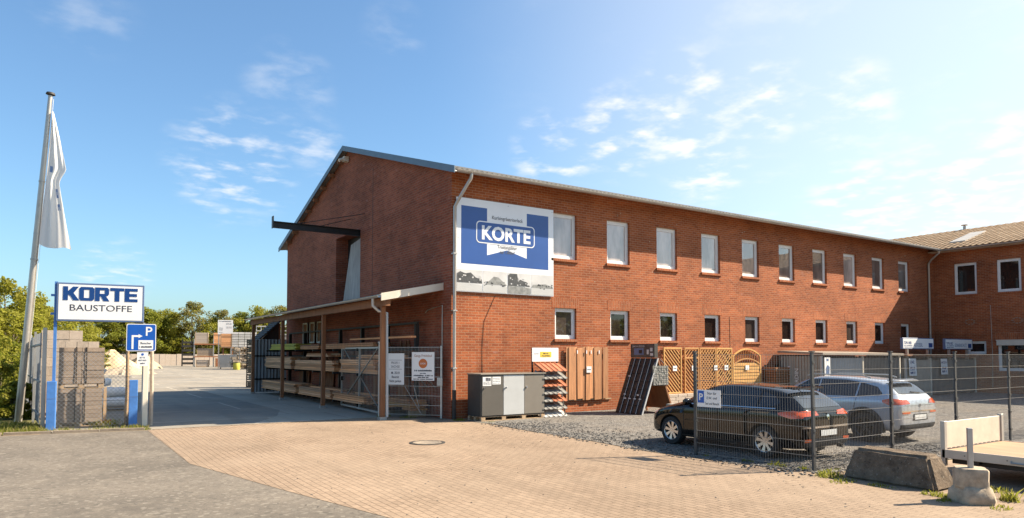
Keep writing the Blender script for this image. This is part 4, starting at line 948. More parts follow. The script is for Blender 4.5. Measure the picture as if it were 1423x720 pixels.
m = MB(); [m.box(-.5+.01*(k % 2),.5,-.3,.25,.04+k*.11,.04+k*.11+.085) for k in range(13)]; m.build('slat', M['wood'], t)
m = MB(); [m.box(x-.04,x+.04,.26,.32,0,1.55) for x in (-.4,.4)]; m.build('stake', M['black'], t)

# ------------------------------------------------------------------ corrugated shelters
def shelter(label, x0, x1, y0, y1, h, bays, cols, roofm, sag=0.0):
    t = thing('garden_shelter', label, 'shelter', ((x0+x1)/2,(y0+y1)/2,.014)); a, b, c, d = -(x1-x0)/2, (x1-x0)/2, -(y1-y0)/2, (y1-y0)/2
    m = MB(); m.add([(a-.12,c-.15,h-.06), (b+.12,c-.15,h-.10-sag), (b+.12,d,h-.02-sag), (a-.12,d,h+.03), (a-.12,c-.15,h+.03), (b+.12,c-.15,h-sag), (b+.12,d,h+.08-sag), (a-.12,d,h+.12)],
          [(3,2,1,0), (4,5,6,7), (0,1,5,4), (1,2,6,5), (2,3,7,6), (3,0,4,7)]); m.build('roof', roofm, t)
    n = len(bays)
    for k in range(n+1):
        m = MB(); x = a+(b-a)*k/n; m.box(x-.04, x+.04, c-.03, c+.05, 0, h-.11-sag); m.build('post', M['fascia'] if k else M['bin_light'], t)
    for k, mt in enumerate(bays):
        if mt is None: continue
        p = MB(); corr_panel(p, (a+(b-a)*k/n+.045,c+.02,0), (a+(b-a)*(k+1)/n-.045,c+.02,0), .05, h-.2-sag, .12, .02); p.build('front_panel', M[mt], t)
    p = MB(); corr_panel(p, (a,c+.06,0), (a,d-.03,0), .05, h-.12-sag, .14, .025); p.build('side_panel', M[cols], t); p = MB(); corr_panel(p, (b,c+.06,0), (b,d-.03,0), .05, h-.14-sag, .14, .025); p.build('side_panel', M[cols], t)
    p = MB(); p.box(a,b,d-.02,d-.001,0,h-.15-sag); p.build('back_panel', M['bin_dark'], t)
    return t
sh1 = shelter('corrugated garden shelter with flat tan roof, left one behind the cars', 16.4,22.6,-2.1,-.08,2.05,['corr','corr_d'],'corr_b',M['corr_b'])
m = MB(); 
m.text('HAUS', .22, (-3.14,.35,1.0), (0,0,1), Y_, depth=.004, xs=.9, bold=.01); m.lathe([(.001,0),(.11,0)], n=16)
m.f = m.f; v_ = m.v
m2 = MB(); m2.text('JARDIN', .26, (-3.135,.05,.55), (0,0,1), (0,1,0), depth=.004, bold=.012); m2.greek((-3.135,.45,.75), (0,0,1), (0,1,0), .7, .14, seed=6); m2.build('lettering', M['panel'], sh1)
sh2 = shelter('dark corrugated shelter with sagging roof under the lit name boards', 23.15,30.2,-2.1,-.08,1.99,['corr_b','corr_d','corr_d'],'corr_d',M['wood'],.06)
for (x, zb, zt, lab) in ((16.46,1.08,1.9,'tall narrow white banner on the corner post of the left shelter'), (23.25,1.0,1.82,'narrow blue and white banner at the left edge of the dark shelter'), (26.3,1.02,1.8,'narrow blue and white banner in the middle of the dark shelter')):
    t = thing('banner', lab, 'banner', (x,-2.19,zb)); w = .42 if x < 20 else .66; h = zt-zb
    tl = .0 if x < 20 else .06
    m = MB(); m.prism([(tl,0), (w+tl,0), (w,h), (0,h)], (0,0,0), X_, Z_, .008); m.build('cloth', M['panel'], t)
    m = MB()
    if x < 20:
        m.box(.14,.30,-.011,-.0085,h-.16,h-.06); m.prism([(.10,.1),(.34,.1),(.36,.42),(.22,.5),(.10,.38)], (0,-.0085,0), X_, Z_, .003)
        m.build('print', M['frameblue'], t)
    else:
        m.text('1842' if x < 25 else 'AKTION', .2 if x < 25 else .15, (.33,-.0085,h-.24), X_, Z_, align='CENTER', bold=.02); m.greek((.1,-.0085,h-.48), X_, Z_, .45, .09, seed=2); m.greek((.12,-.0085,.1), X_, Z_, .4, .12, seed=5); m.greek((.12,-.0085,.26), X_, Z_, .4, .05, seed=7)
        m.build('print', M['blue'], t)
for (x0, x1, lab, wd) in ((23.0,25.95,'blue and white name board on posts nearer the hall windows','ADOSSIL'), (27.1,30.05,'blue and white name board on posts in the corner of the two buildings','SONNENSCHUTZ')):
    t = thing('name_board', lab, 'sign', (x0,-2.0,2.05), 0, 'name boards above the shelters'); w = x1-x0
    m = MB(); m.box(0,w,-.06,.06,.22,.76); m.build('box', M['frameblue'], t, bevel=.01)
    m = MB(); m.box(.05,w-.05,-.066,-.0605,.26,.72); m.build('face', M['panel'], t)
    m = MB(); m.box(w-.52,w-.14,-.070,-.0665,.30,.52); m.text('TOP & NEU', .18, (.13,-.0665,.46), X_, Z_, bold=.02, xs=.75); m.build('emblem_print', M['blue'], t)
    m = MB(); m.text(wd, .26, (1.0,-.0665,.34), X_, Z_, xs=.85 if len(wd) < 9 else .62); [m.greek((.13,-.0665,z), X_, Z_, .75, .04, seed=int(z*50)) for z in (.30,.38)]; m.build('lettering', M['frameblue'], t)
    m = MB(); [m.box(x-.05,x+.05,-.05,.05,-2.036,.219) for x in (.5,w-.5)]; m.build('post', M['zinc'], t)

# ------------------------------------------------------------------ cars
def eval_mesh(me, mods):
    ob = bpy.data.objects.new('tmp', me); COL.objects.link(ob)
    for f in mods: f(ob)
    dg = bpy.context.evaluated_depsgraph_get(); dg.update()
    r = bpy.data.meshes.new_from_object(ob.evaluated_get(dg)); bpy.data.objects.remove(ob); return r
def car(name, label, loc, st, wheels, wr, paint, W, spec):
    root = thing(name, label, 'car', loc)
    # --- body loft: per station y, zb (underside), zs (shoulder), zt (top), half widths low / shoulder / top
    vs, fs = [], []; K = 10
    for (y, zb, zs, zt, wl, wsd, wt) in st:
        zm = zb+(zs-zb)*.5
        half = [(0,zb), (wl*.85,zb), (wl,zb+.07), (max(wl, wsd)*1.0,zm), (wsd,zs-.05), (wsd*.97,zs), (wt+(wsd-wt)*.30,zs+(zt-zs)*.55), (wt,zt-.06*(1 if zt-zs > .2 else .4)), (wt*.82,zt-.012), (0,zt)]
        ring = [(x, y, z) for x, z in half] + [(-x, y, z) for x, z in half[-2:0:-1]]
        vs += ring
    n = 2*K-2
    for i in range(len(st)-1):
        for k in range(n): fs.append((i*n+k, (i+1)*n+k, (i+1)*n+(k+1)%n, i*n+(k+1)%n))
    fs.append(tuple(range(n))); fs.append(tuple((len(st)-1)*n+k for k in range(n-1,-1,-1)))
    me = bpy.data.meshes.new('body'); me.from_pydata(vs, [], fs); me.update()
    bm = bmesh.new(); bm.from_mesh(me); bmesh.ops.recalc_face_normals(bm, faces=bm.faces); bm.to_mesh(me); bm.free()
    def sub(o): md = o.modifiers.new('s', 'SUBSURF'); md.levels = 3; md.render_levels = 3
    sm = eval_mesh(me, [sub])
    bvh = BVHTree.FromPolygons([v.co for v in sm.vertices], [p.vertices for p in sm.polygons])
    # wheel arches
    cut = MB()
    for y in wheels:
        for s_ in (-1, 1): cut.lathe([(.001,s_*(W-.24)), (wr*1.15,s_*(W-.24)), (wr*1.15,s_*(W+.3)), (.001,s_*(W+.3))], 'x', 40, (0,y,wr))
    cme = bpy.data.meshes.new('cutter'); cme.from_pydata(cut.v, [], cut.f); bm = bmesh.new(); bm.from_mesh(cme); bmesh.ops.remove_doubles(bm, verts=bm.verts, dist=.002); bmesh.ops.recalc_face_normals(bm, faces=bm.faces); bm.to_mesh(cme); bm.free()
    co = bpy.data.objects.new('cutter', cme); COL.objects.link(co)
    def boo(o): md = o.modifiers.new('b', 'BOOLEAN'); md.operation = 'DIFFERENCE'; md.object = co; md.solver = 'EXACT'
    body = eval_mesh(sm, [boo]); bpy.data.objects.remove(co)
    body.materials.clear(); body.materials.append(paint); body.materials.append(M['plastic'])
    for p in body.polygons:
        p.use_smooth = True; p.material_index = 0; c = p.center
        for y in wheels:
            if math.hypot(c.y-y, c.z-wr) < wr*1.152 and abs(c.x) < W+.05 and (abs(math.hypot(c.y-y, c.z-wr)-wr*1.15) < .012 or abs(abs(c.x)-(W-.24)) < .02): p.material_index = 1
    body.set_sharp_from_angle(angle=R(35)); body.name = 'body'
    bo = bpy.data.objects.new('body', body); COL.objects.link(bo); bo.parent = root
    # --- patches laid on the body
    def patch(pname, polys, view, mat, off=.004, parent=bo, thick=True, cuts=5):
        if pname in EACH and len(polys) > 1:
            for q in polys: patch(pname, [q], view, mat, off, parent)
            return
        m = MB(); bm = bmesh.new()
        for pl in polys:
            bm.faces.new([bm.verts.new((a, b, 0)) for a, b in pl])
        bmesh.ops.triangulate(bm, faces=bm.faces)
        for _ in range(cuts):
            es = [e for e in bm.edges if e.calc_length() > .07]
            if not es: break
            bmesh.ops.subdivide_edges(bm, edges=es, cuts=1); bmesh.ops.triangulate(bm, faces=bm.faces)
        top = {}; vsr = []
        dirs = {'L': Vector((1,0,0)), 'R': Vector((-1,0,0)), 'B': Vector((0,1,0)), 'F': Vector((0,-1,0))}
        d = dirs[view]
        for v in bm.verts:
            a, b = v.co.x, v.co.y
            o = {'L': Vector((-3,a,b)), 'R': Vector((3,a,b)), 'B': Vector((a,-6,b)), 'F': Vector((a,6,b))}[view]
            h = bvh.ray_cast(o, d)
            if h[0] is None: hit = None
            else: hit = h[0] + (h[1] if h[1].dot(d) < 0 else -h[1])*off
            vsr.append(hit)
        ff = [tuple(v.index for v in f.verts) for f in bm.faces] if (bm.verts.index_update() or True) else []
        ok = [f for f in ff if all(vsr[i] is not None for i in f)]
        good = [f for f in ok if max((vsr[f[i]]-vsr[f[i-1]]).length for i in range(3)) < .3]
        bm.free()
        vv = [v if v is not None else Vector((0,0,.5)) for v in vsr]
        if view in ('R','F'): good = [f[::-1] for f in good] if False else good
        m.add(vv, good); o = m.build(pname, mat, parent, True); return o
    for (pname, view, polys, mat, off) in spec['patch']:
        if view == 'LR':
            patch(pname, polys, 'L', M[mat], off); patch(pname, polys, 'R', M[mat], off)
        else: patch(pname, polys, view, M[mat], off)
    # --- wheels
    for y in wheels:
        for s_ in (-1, 1):
            m = MB(); x = s_*(W-.13); ww = .105
            m.lathe([(wr*.66,x-ww), (wr*.93,x-ww), (wr*.99,x-ww*.75), (wr,x-ww*.3), (wr,x+ww*.3), (wr*.99,x+ww*.75), (wr*.93,x+ww), (wr*.66,x+ww)], 'x', 40, (0,y,wr))
            wh_ = m.build('wheel', M['rubber'], root, True)
            m = MB(); xo = x+s_*ww*.72; rm = spec['rim']; ns = spec.get('spokes', 8)
            m.lathe([(wr*.68,x+s_*ww*.98), (wr*.655,x+s_*ww*1.02), (wr*.62,x+s_*ww*.9), (wr*.60,x-s_*ww*.3)], 'x', 40, (0,y,wr))
            m.lathe([(.001,xo), (wr*.13,xo), (wr*.15,xo-s_*.03)], 'x', 16, (0,y,wr))
            for k in range(ns):
                a = 2*math.pi*k/ns+.2; ca, sa = math.cos(a), math.sin(a); ta = (-sa, ca)
                q = []
                for r_, hw, dx in ((wr*.10, .022, 0), (wr*.40, .028, .004), (wr*.64, .038, .012)):
                    for e_ in (-1, 1): q.append((xo+s_*dx, y+r_*ca+e_*hw*ta[0], wr+r_*sa+e_*hw*ta[1]))
                q += [(px-s_*.03, py, pz) for px, py, pz in q]
                m.add(q, [(0,1,3,2), (2,3,5,4), (6,8,9,7), (8,10,11,9), (0,2,8,6), (2,4,10,8), (1,7,9,3), (3,9,11,5)])
            m.build('rim', M[rm], wh_, True)
            m = MB(); m.lathe([(.001,x-s_*ww*.1), (wr*.60,x-s_*ww*.1)], 'x', 24, (0,y,wr)); m.build('brake_disc', M['black'], wh_)
            if spec.get('arch'):
                m = MB(); n_ = 22; vs_ = []
                for k in range(n_+1):
                    a = math.pi*(-.07+1.14*k/n_)
                    for rr, xx in ((wr*1.12, W-.10), (wr*1.12, W+.028), (wr*1.34, W+.022), (wr*1.36, W-.10)): vs_.append((s_*xx, y+rr*math.cos(a), wr+rr*math.sin(a)))
                m.add(vs_, [(k*4+j, k*4+(j+1)%4, k*4+4+(j+1)%4, k*4+4+j) for k in range(n_) for j in range(4)]); m.build('arch_trim', M['plastic'], bo, True)
    # --- door mirrors
    my, mz = spec['mirror']
    for s_ in (-1, 1):
        m = MB(); m.lathe([(.001,-.1), (.05,-.095), (.075,-.05), (.08,.03), (.07,.09), (.001,.1)], 'x', 14); m.v = [(s_*(W+.04)+a*.9, my+b*.8, mz+c) for a, b, c in m.v]; m.bar((s_*(W-.1),my-.01,mz-.05), (s_*(W+.0),my,mz-.02), .05, .03)
        m.build('mirror', spec['mirror_mat'], root, True)
    return root, bo, bvh
def rows(*r): return list(r)
# black hatchback, nose towards the facade (+Y)
HS = [(-2.03,.36,.72,.80,.55,.60,.45), (-2.00,.26,.84,.94,.74,.76,.58), (-1.90,.22,.90,1.04,.83,.84,.60), (-1.72,.20,.93,1.19,.855,.87,.59), (-1.52,.19,.94,1.315,.86,.875,.58), (-1.15,.18,.94,1.375,.865,.88,.585),
      (-.6,.18,.93,1.41,.87,.88,.59), (0,.18,.92,1.41,.87,.88,.59), (.40,.18,.91,1.345,.87,.88,.575), (.75,.18,.90,1.17,.87,.88,.58), (1.05,.18,.885,.985,.87,.875,.62), (1.4,.19,.84,.91,.865,.865,.62), (1.72,.20,.76,.83,.83,.83,.60), (1.93,.22,.64,.71,.74,.73,.52), (2.03,.28,.52,.58,.58,.55,.40)]
hp = [
 ('side_window', 'LR', [[(.83,.965),(.60,1.10),(.28,1.27),(.10,1.315),(-.05,1.325),(-.05,.965)], [(-.10,.965),(-.10,1.327),(-.6,1.325),(-1.0,1.285),(-1.0,.975)], [(-1.05,.98),(-1.05,1.275),(-1.32,1.21),(-1.50,1.08),(-1.42,1.02)]], 'glass_car', .005),
 ('window_trim', 'LR', [[(.86,.935),(.86,.95),(-1.45,.98),(-1.45,.962)]], 'chrome', .006),
 ('windscreen', 'F', [[(-.60,1.0),(.60,1.0),(.52,1.32),(-.52,1.32)]], 'glass_car', .006),
 ('rear_window', 'B', [[(-.60,1.0),(.60,1.0),(.53,1.29),(-.53,1.29)]], 'glass_rear', .006),
 ('tail_light', 'B', [[(.30,.86),(.80,.84),(.82,.92),(.60,.95),(.34,.93)], [(-.30,.86),(-.80,.84),(-.82,.92),(-.60,.95),(-.34,.93)]], 'lamp_r', .010),
 ('tail_light', 'LR', [[(-1.52,.90),(-1.55,.86),(-1.80,.80),(-1.98,.82),(-1.98,.92),(-1.80,.945)]], 'lamp_r', .010),
 ('bumper', 'B', [[(-.72,.27),(.72,.27),(.75,.40),(.40,.43),(-.40,.43),(-.75,.40)]], 'plastic', .006),
 ('number_plate', 'B', [[(-.26,.47),(.26,.47),(.26,.58),(-.26,.58)]], 'plate', .014),
 ('badge', 'B', [[(-.05,.80),(0,.76),(.05,.80),(.05,.85),(0,.88),(-.05,.85)]], 'chrome', .012),
 ('bumper_strip', 'B', [[(-.76,.62),(.76,.62),(.76,.655),(-.76,.655)]], 'chrome', .004),
 ('reflector', 'B', [[(.48,.38),(.72,.36),(.72,.42),(.48,.43)], [(-.48,.38),(-.72,.36),(-.72,.42),(-.48,.43)]], 'lamp_r', .013),
 ('door_seam', 'LR', [[(-.075,.28),(-.087,.28),(-.087,.93),(-.075,.93)], [(.86,.30),(.848,.30),(.848,.92),(.86,.92)], [(-.98,.60),(-.99,.60),(-1.06,.95),(-1.05,.95)]], 'rubber', .003),
 ('sill', 'LR', [[(-.85,.20),(.95,.20),(.95,.27),(-.85,.27)]], 'plastic', .005),
 ('door_handle', 'LR', [[(.08,.80),(-.10,.80),(-.10,.825),(.08,.825)], [(-.72,.81),(-.90,.81),(-.90,.835),(-.72,.835)]], 'plastic', .02),
 ('headlight', 'F', [[(.40,.60),(.72,.66),(.78,.73),(.45,.70)], [(-.40,.60),(-.72,.66),(-.78,.73),(-.45,.70)]], 'lamp_w', .006),
 ('headlight', 'LR', [[(1.98,.60),(1.90,.68),(1.62,.755),(1.72,.68)]], 'lamp_w', .006),
 ('grille', 'F', [[(-.42,.36),(.42,.36),(.50,.52),(-.50,.52)]], 'plastic', .006)]
hc, hb_, hv = car('hatchback', 'black five door hatchback parked behind the wire fence, tail to the road', (2.13,-9.27,.014), HS, (1.25,-1.2), .315, M['paint_b'], .88, dict(patch=hp, rim='rim', spokes=8, mirror=(.72,.985), mirror_mat=M['paint_b']))
m = MB(); m.tube([(.12,-1.3,1.37), (.15,-1.62,1.55)], .010, 6); m.build('antenna', M['plastic'], hc)
m = MB(); m.bar((-.15,-1.80,1.09), (.22,-1.84,1.055), .02, .02); m.tube([(-.15,-1.76,1.10), (-.15,-1.82,1.085)], .03, 8); m.build('rear_wiper', M['plastic'], hc)
m = MB(); m.prism([(-.50,0), (.50,0), (.56,.13), (-.56,.13)], (0,-1.63,1.33), X_, (0,1,.2), .03); m.build('roof_spoiler', M['paint_b'], hc, True, bevel=.008)
m = MB(); [m.tube([(x,-1.93,.24), (x,-2.05,.23)], .035, 10) for x in (-.45,.45)]; m.build('exhaust', M['chrome'], hc)
m = MB(); 
for s_, z in ((.1,.49),): [m.box(-.22+k*.062, -.22+k*.062+.04, -2.052, -2.048, .495, .555) for k in range(7) if k != 2]
# silver suv
SS = [(-2.10,.42,.78,.86,.60,.66,.50), (-2.07,.32,.90,1.00,.78,.80,.62), (-1.98,.28,.97,1.10,.85,.865,.63), (-1.85,.27,1.00,1.24,.87,.885,.61), (-1.68,.26,1.01,1.39,.875,.89,.60), (-1.3,.25,1.01,1.46,.88,.895,.61),
      (-.6,.25,1.0,1.505,.885,.90,.61), (.0,.25,.99,1.51,.885,.90,.61), (.42,.25,.98,1.43,.885,.90,.60), (.78,.25,.97,1.24,.885,.90,.60), (1.08,.25,.955,1.06,.885,.895,.64), (1.45,.26,.92,.99,.88,.88,.65), (1.8,.28,.84,.92,.85,.84,.62), (2.02,.30,.72,.80,.76,.74,.55), (2.12,.36,.58,.66,.60,.58,.42)]
sp = [
 ('side_window', 'LR', [[(.84,1.03),(.62,1.15),(.30,1.35),(.10,1.405),(-.05,1.415),(-.05,1.03)], [(-.09,1.03),(-.09,1.417),(-.7,1.41),(-1.05,1.37),(-1.05,1.04)], [(-1.09,1.045),(-1.09,1.365),(-1.50,1.27),(-1.66,1.12),(-1.60,1.08)]], 'glass_car', .005),
 ('windscreen', 'F', [[(-.62,1.08),(.62,1.08),(.54,1.41),(-.54,1.41)]], 'glass_car', .006),
 ('rear_window', 'B', [[(-.60,1.10),(.60,1.10),(.53,1.36),(-.53,1.36)]], 'glass_rear', .006),
 ('tail_light', 'B', [[(.42,.90),(.82,.88),(.83,1.0),(.50,.99)], [(-.42,.90),(-.82,.88),(-.83,1.0),(-.50,.99)]], 'lamp_r', .010),
 ('tail_light', 'LR', [[(-1.70,.98),(-1.72,.93),(-1.86,.88),(-2.03,.88),(-2.03,1.0),(-1.86,1.02)]], 'lamp_r', .010),
 ('bumper', 'B', [[(-.76,.33),(.76,.33),(.78,.44),(-.78,.44)]], 'plastic', .006),
 ('number_plate_recess', 'B', [[(-.34,.52),(.34,.52),(.30,.67),(-.30,.67)]], 'plastic', .006),
 ('number_plate', 'B', [[(-.26,.54),(.26,.54),(.26,.65),(-.26,.65)]], 'plate', .014),
 ('badge', 'B', [[(-.05,.86),(0,.82),(.05,.86),(.0,.90)]], 'ink', .012),
 ('tailgate_strip', 'B', [[(-.75,.72),(.75,.72),(.75,.745),(-.75,.745)]], 'chrome', .008),
 ('reflector', 'B', [[(.44,.68),(.74,.68),(.74,.72),(.44,.72)], [(-.44,.68),(-.74,.68),(-.74,.72),(-.44,.72)]], 'lamp_r', .013),
 ('door_seam', 'LR', [[(-.065,.36),(-.077,.36),(-.077,1.0),(-.065,1.0)], [(.88,.38),(.868,.38),(.868,.98),(.88,.98)], [(-1.02,.70),(-1.03,.70),(-1.10,1.02),(-1.09,1.02)]], 'rubber', .003),
 ('sill', 'LR', [[(-.85,.27),(.95,.27),(.95,.42),(-.85,.42)]], 'plastic', .008),
 ('door_handle', 'LR', [[(.10,.86),(-.10,.86),(-.10,.89),(.10,.89)], [(-.76,.875),(-.96,.875),(-.96,.905),(-.76,.905)]], 'paint_s', .022),
 ('headlight', 'F', [[(.42,.70),(.74,.74),(.78,.80),(.46,.78)], [(-.42,.70),(-.74,.74),(-.78,.80),(-.46,.78)]], 'lamp_w', .006),
 ('grille', 'F', [[(-.5,.42),(.5,.42),(.55,.62),(-.55,.62)]], 'plastic', .006)]
sc_, sb_, sv = car('suv', 'silver white compact SUV with black wheel arches parked right of the black hatchback', (6.22,-8.90,.014), SS, (1.34,-1.27), .345, M['paint_s'], .90, dict(patch=sp, rim='rim_d', spokes=5, arch=True, mirror=(.75,1.06), mirror_mat=M['paint_s']))
m = MB(); [m.tube([(s_*.56,.35,1.485), (s_*.57,.2,1.53), (s_*.57,-1.1,1.52), (s_*.56,-1.3,1.46)], .016, 8) for s_ in (-1,1)]; m.build('roof_rail', M['zinc'], sc_, True)
m = MB(); m.prism([(-.52,0), (.52,0), (.58,.16), (-.58,.16)], (0,-1.82,1.385), X_, (0,1,.2), .03); m.build('roof_spoiler', M['paint_s'], sc_, True, bevel=.008)
m = MB(); m.bar((-.1,-1.94,1.16), (.28,-1.97,1.13), .02, .02); m.build('rear_wiper', M['plastic'], sc_)

# ------------------------------------------------------------------ wire fence round the lot
wf = thing('wire_fence', 'anthracite welded wire fence with steel posts around the gravel car park', 'fence')
P0 = Vector((.74,-11.88,0)); PE = Vector((.48,-9.45,0)); DR = Vector((math.cos(R(-1)), math.sin(R(-1)), 0))
posts = [PE, P0] + [P0+DR*2.5*k for k in range(1, 6)]
for k, p in enumerate(posts):
    m = MB(); a = math.atan2((P0-PE).y, (P0-PE).x) if k == 0 else R(-1)
    ca, sa = math.cos(a), math.sin(a)
    def rot(x, y): return (p.x+x*ca-y*sa, p.y+x*sa+y*ca)
    vs_ = [(*rot(x, y), z) for z in (.0, 2.08) for x, y in ((-.03,-.02), (.03,-.02), (.03,.02), (-.03,.02))]
    m.add(vs_, [(3,2,1,0), (4,5,6,7), (0,1,5,4), (1,2,6,5), (2,3,7,6), (3,0,4,7)]); po = m.build('post', M['fpost'], wf)
    m = MB(); m.box(p.x-.045, p.x+.045, p.y-.035, p.y+.035, 2.082, 2.10); [m.box(p.x-.036, p.x+.036, p.y-.034, p.y-.024, z-.02, z+.02) for z in (.3,.7,1.1,1.5,1.9)]; m.build('post_clamp', M['fpost'], po)  # post cap and the clamps that hold the wire panel
for a, b in zip(posts[:-1], posts[1:]):
    d = (b-a); Ln = d.length; d.normalize(); nrm = Vector((-d.y, d.x, 0)); m = MB()
    for k in range(int(Ln/.05)):
        p = a+d*(.03+k*.05); m.bar((p.x,p.y,.05), (p.x,p.y,2.04), .0033)
    for z in (.06,.26,.51,.76,1.01,1.26,1.51,1.76,2.03):
        for o in (-.008,.008): q = nrm*o; m.bar((a.x+q.x,a.y+q.y,z), (b.x+q.x,b.y+q.y,z), .0065)
    m.build('wire_panel', M['fence'], wf)
DF = (P0-PE).normalized(); nf = Vector((DF.y,-DF.x,0)); o_ = PE+DF*.07+Vector((DF.y,-DF.x,0))*.03
t = thing('parking_sign', 'small white parking notice with blue P square tied to the wire fence', 'sign', (o_.x,o_.y,.99), math.atan2(DF.y, DF.x))
m = MB(); m.box(0,.54,-.004,.004,0,.34); m.build('plate', M['panel'], t)
m = MB(); m.box(.015,.16,-.0075,-.0045,.08,.32); q = m.build('blue_square', M['pblue'], t)
m = MB(); m.text('P', .19, (.0875,-.008,.135), X_, Z_, align='CENTER', bold=.02); m.build('letter', M['panel'], q)
m = MB(); m.text('Nur für', .075, (.34,-.0045,.25), X_, Z_, align='CENTER', xs=.9); m.text('E.W. und', .07, (.34,-.0045,.16), X_, Z_, align='CENTER', xs=.9); m.text('Taxi und Besuch', .068, (.34,-.0045,.05), X_, Z_, align='CENTER', xs=.72); m.build('lettering', M['letter'], t)

# ------------------------------------------------------------------ concrete block, base with stub post, trailer
cb = MB(); cb.add([(.55,-12.5,0), (.50,-14.02,0), (1.22,-14.0,0), (1.38,-12.45,0), (.76,-12.62,.50), (.66,-13.82,.50), (1.08,-13.80,.50), (1.22,-12.56,.50)], [(3,2,1,0), (4,5,6,7), (0,1,5,4), (1,2,6,5), (2,3,7,6), (3,0,4,7)])
cbm = cb.build('concrete_block', M['concrete'], bevel=.045, seg=3)
bm = bmesh.new(); bm.from_mesh(cbm.data); bmesh.ops.subdivide_edges(bm, edges=[e for e in bm.edges if e.calc_length() > .15], cuts=6, use_grid_fill=True)
rnd = random.Random(2)
for v in bm.verts: v.co += Vector((rnd.uniform(-1,1), rnd.uniform(-1,1), rnd.uniform(-1,1)))*.006
bm.to_mesh(cbm.data); bm.free()
tag(cbm, 'large dark weathered trapezoid concrete block lying by the fence corner', 'concrete block')
cs = thing('concrete_pier', 'pale broken concrete foot carrying a short grey steel stub post', 'post foot', (.26,-14.57,.008), R(35))
rnd = random.Random(4); m = MB(); rings = [(.27,0), (.285,.06), (.27,.14), (.235,.20), (.20,.23), (.195,.30), (.195,.43), (.18,.465), (.001,.468)]; n = 24; vs_ = []
for r, z in rings:
    for k in range(n):
        a = 2*math.pi*k/n; c, s_ = math.cos(a), math.sin(a); q = r*(1/(abs(c)**5+abs(s_)**5)**.2 if z > .21 else 1+.10*math.sin(a*2+1)+.07*math.sin(a*5))*rnd.uniform(.965,1.035)
        vs_.append((q*c, q*s_, z+(rnd.uniform(-.012,.012) if 0 < z < .46 else 0)))
m.add(vs_, [(i*n+k, i*n+(k+1)%n, (i+1)*n+(k+1)%n, (i+1)*n+k) for i in range(len(rings)-1) for k in range(n)]); m.build('footing', M['concrete2'], cs, True)
m = MB(); m.box(-.045,.045,-.03,.03,.46,1.01); m.build('stub_post', M['steel'], cs, bevel=.004)
tr = thing('flatbed_trailer', 'cream flatbed trailer with headboard parked behind the concrete foot', 'trailer', (1.98,-13.42,0), 0)
m = MB(); m.box(0,2.15,-4.6,-.03,.44,.458); m.build('deck', M['deck'], tr)
m = MB(); m.box(-.03,-.001,-4.6,0,.33,.47); m.box(2.151,2.18,-4.6,0,.33,.47); m.box(0,2.15,-.028,0,.33,.455); m.box(0,2.15,-4.63,-4.602,.33,.47); m.build('side_rail', M['trailer'], tr, bevel=.004)
m = MB(); m.box(.06,2.09,-.03,.0,.47,.92); m.build('headboard', M['trailer'], tr, bevel=.004)
m = MB(); m.box(-.03,.055,-.05,.02,.0+.2,.93); m.box(2.095,2.18,-.05,.02,.33,.95); m.build('corner_post', M['zinc'], tr, bevel=.004)
m = MB(); [m.box(.1+.9*k,.18+.9*k,-4.5,-.1,.24,.329) for k in range(3)]; [m.box(0,2.1,-y-.04,-y+.04,.28,.438) for y in (.5,1.6,2.7,3.8)]; m.build('chassis', M['black'], tr)
m = MB(); [m.box(.1+k*.16, .2+k*.16, -.034, -.0305, .474, .484) for k in range(12)]; [m.box(-.034, -.031, -.35-k*.6, -.335-k*.6, .39, .405) for k in range(7)]; m.build('rivet', M['iron'], tr)
m = MB(); m.tube([(-.034,-1.0,.40), (-.05,-1.0,.37), (-.05,-1.2,.37), (-.034,-1.2,.40)], .012, 6); m.build('lashing_hook', M['steel'], tr)
for x in (.25,1.9):
    m = MB(); m.lathe([(.09,x-.09), (.21,x-.09), (.23,x-.04), (.23,x+.04), (.21,x+.09), (.09,x+.09)], 'x', 24, (0,-2.9,.23)); w_ = m.build('wheel', M['rubber'], tr, True)
    m = MB(); m.lathe([(.001,x-.06), (.09,x-.06), (.14,x-.085)], 'x', 20, (0,-2.9,.23)); m.build('rim', M['steel'], w_, True)
m = MB(); m.tube([(1.07,-4.6,.30), (1.07,-5.7,.30)], .035, 8); m.tube([(1.07,-5.6,.30), (1.07,-5.6,.0)], .03, 8); m.build('drawbar', M['black'], tr)

# ------------------------------------------------------------------ left side: company sign, P sign, mesh fence, flagpole
sg = thing('company_sign', 'white company sign board with blue letters on blue steel posts', 'sign', (-10.37,3.23,0), math.atan2(-.19, 1.94))
m = MB(); m.box(.03,2.12,-.10,.10,2.93,3.98); m.build('case', M['frameblue'], sg, bevel=.012)
m = MB(); m.box(.08,2.07,-.104,-.1005,2.98,3.93); m.build('face', M['panel'], sg)
m = MB(); letters_heavy('KORTE', m, (.18,-.1045,3.50), X_, Z_, .375, .006, w=.89, gap=.05); m.build('lettering', M['blue'], sg)
m = MB(); m.text('BAUSTOFFE', .245, (1.075,-.1045,3.22), X_, Z_, align='CENTER', xs=1.17, bold=.002); m.build('small_lettering', M['letter'], sg)
m = MB(); m.box(-.02,.05,-.04,.04,1.3,4.0); m.build('pole', M['postblue'], sg)
m = MB(); m.box(2.10,2.16,-.0,.06,.02,2.928); m.build('pole', M['zinc'], sg)
for x in (-.13, 1.80):
    m = MB(); m.box(x,x+.21,-.11,.11,.008,1.31); c = m.build('post_casing', M['postblue'], sg, bevel=.008)
    m = MB(); m.box(x-.003,x+.213,-.113,.113,.84,.85); m.build('seam', M['frameblue'], c)
m = MB(); m.box(-.10,.029,-.03,.03,3.6,3.66); m.box(-.10,.029,-.03,.03,3.1,3.16); m.build('bracket', M['postblue'], sg)
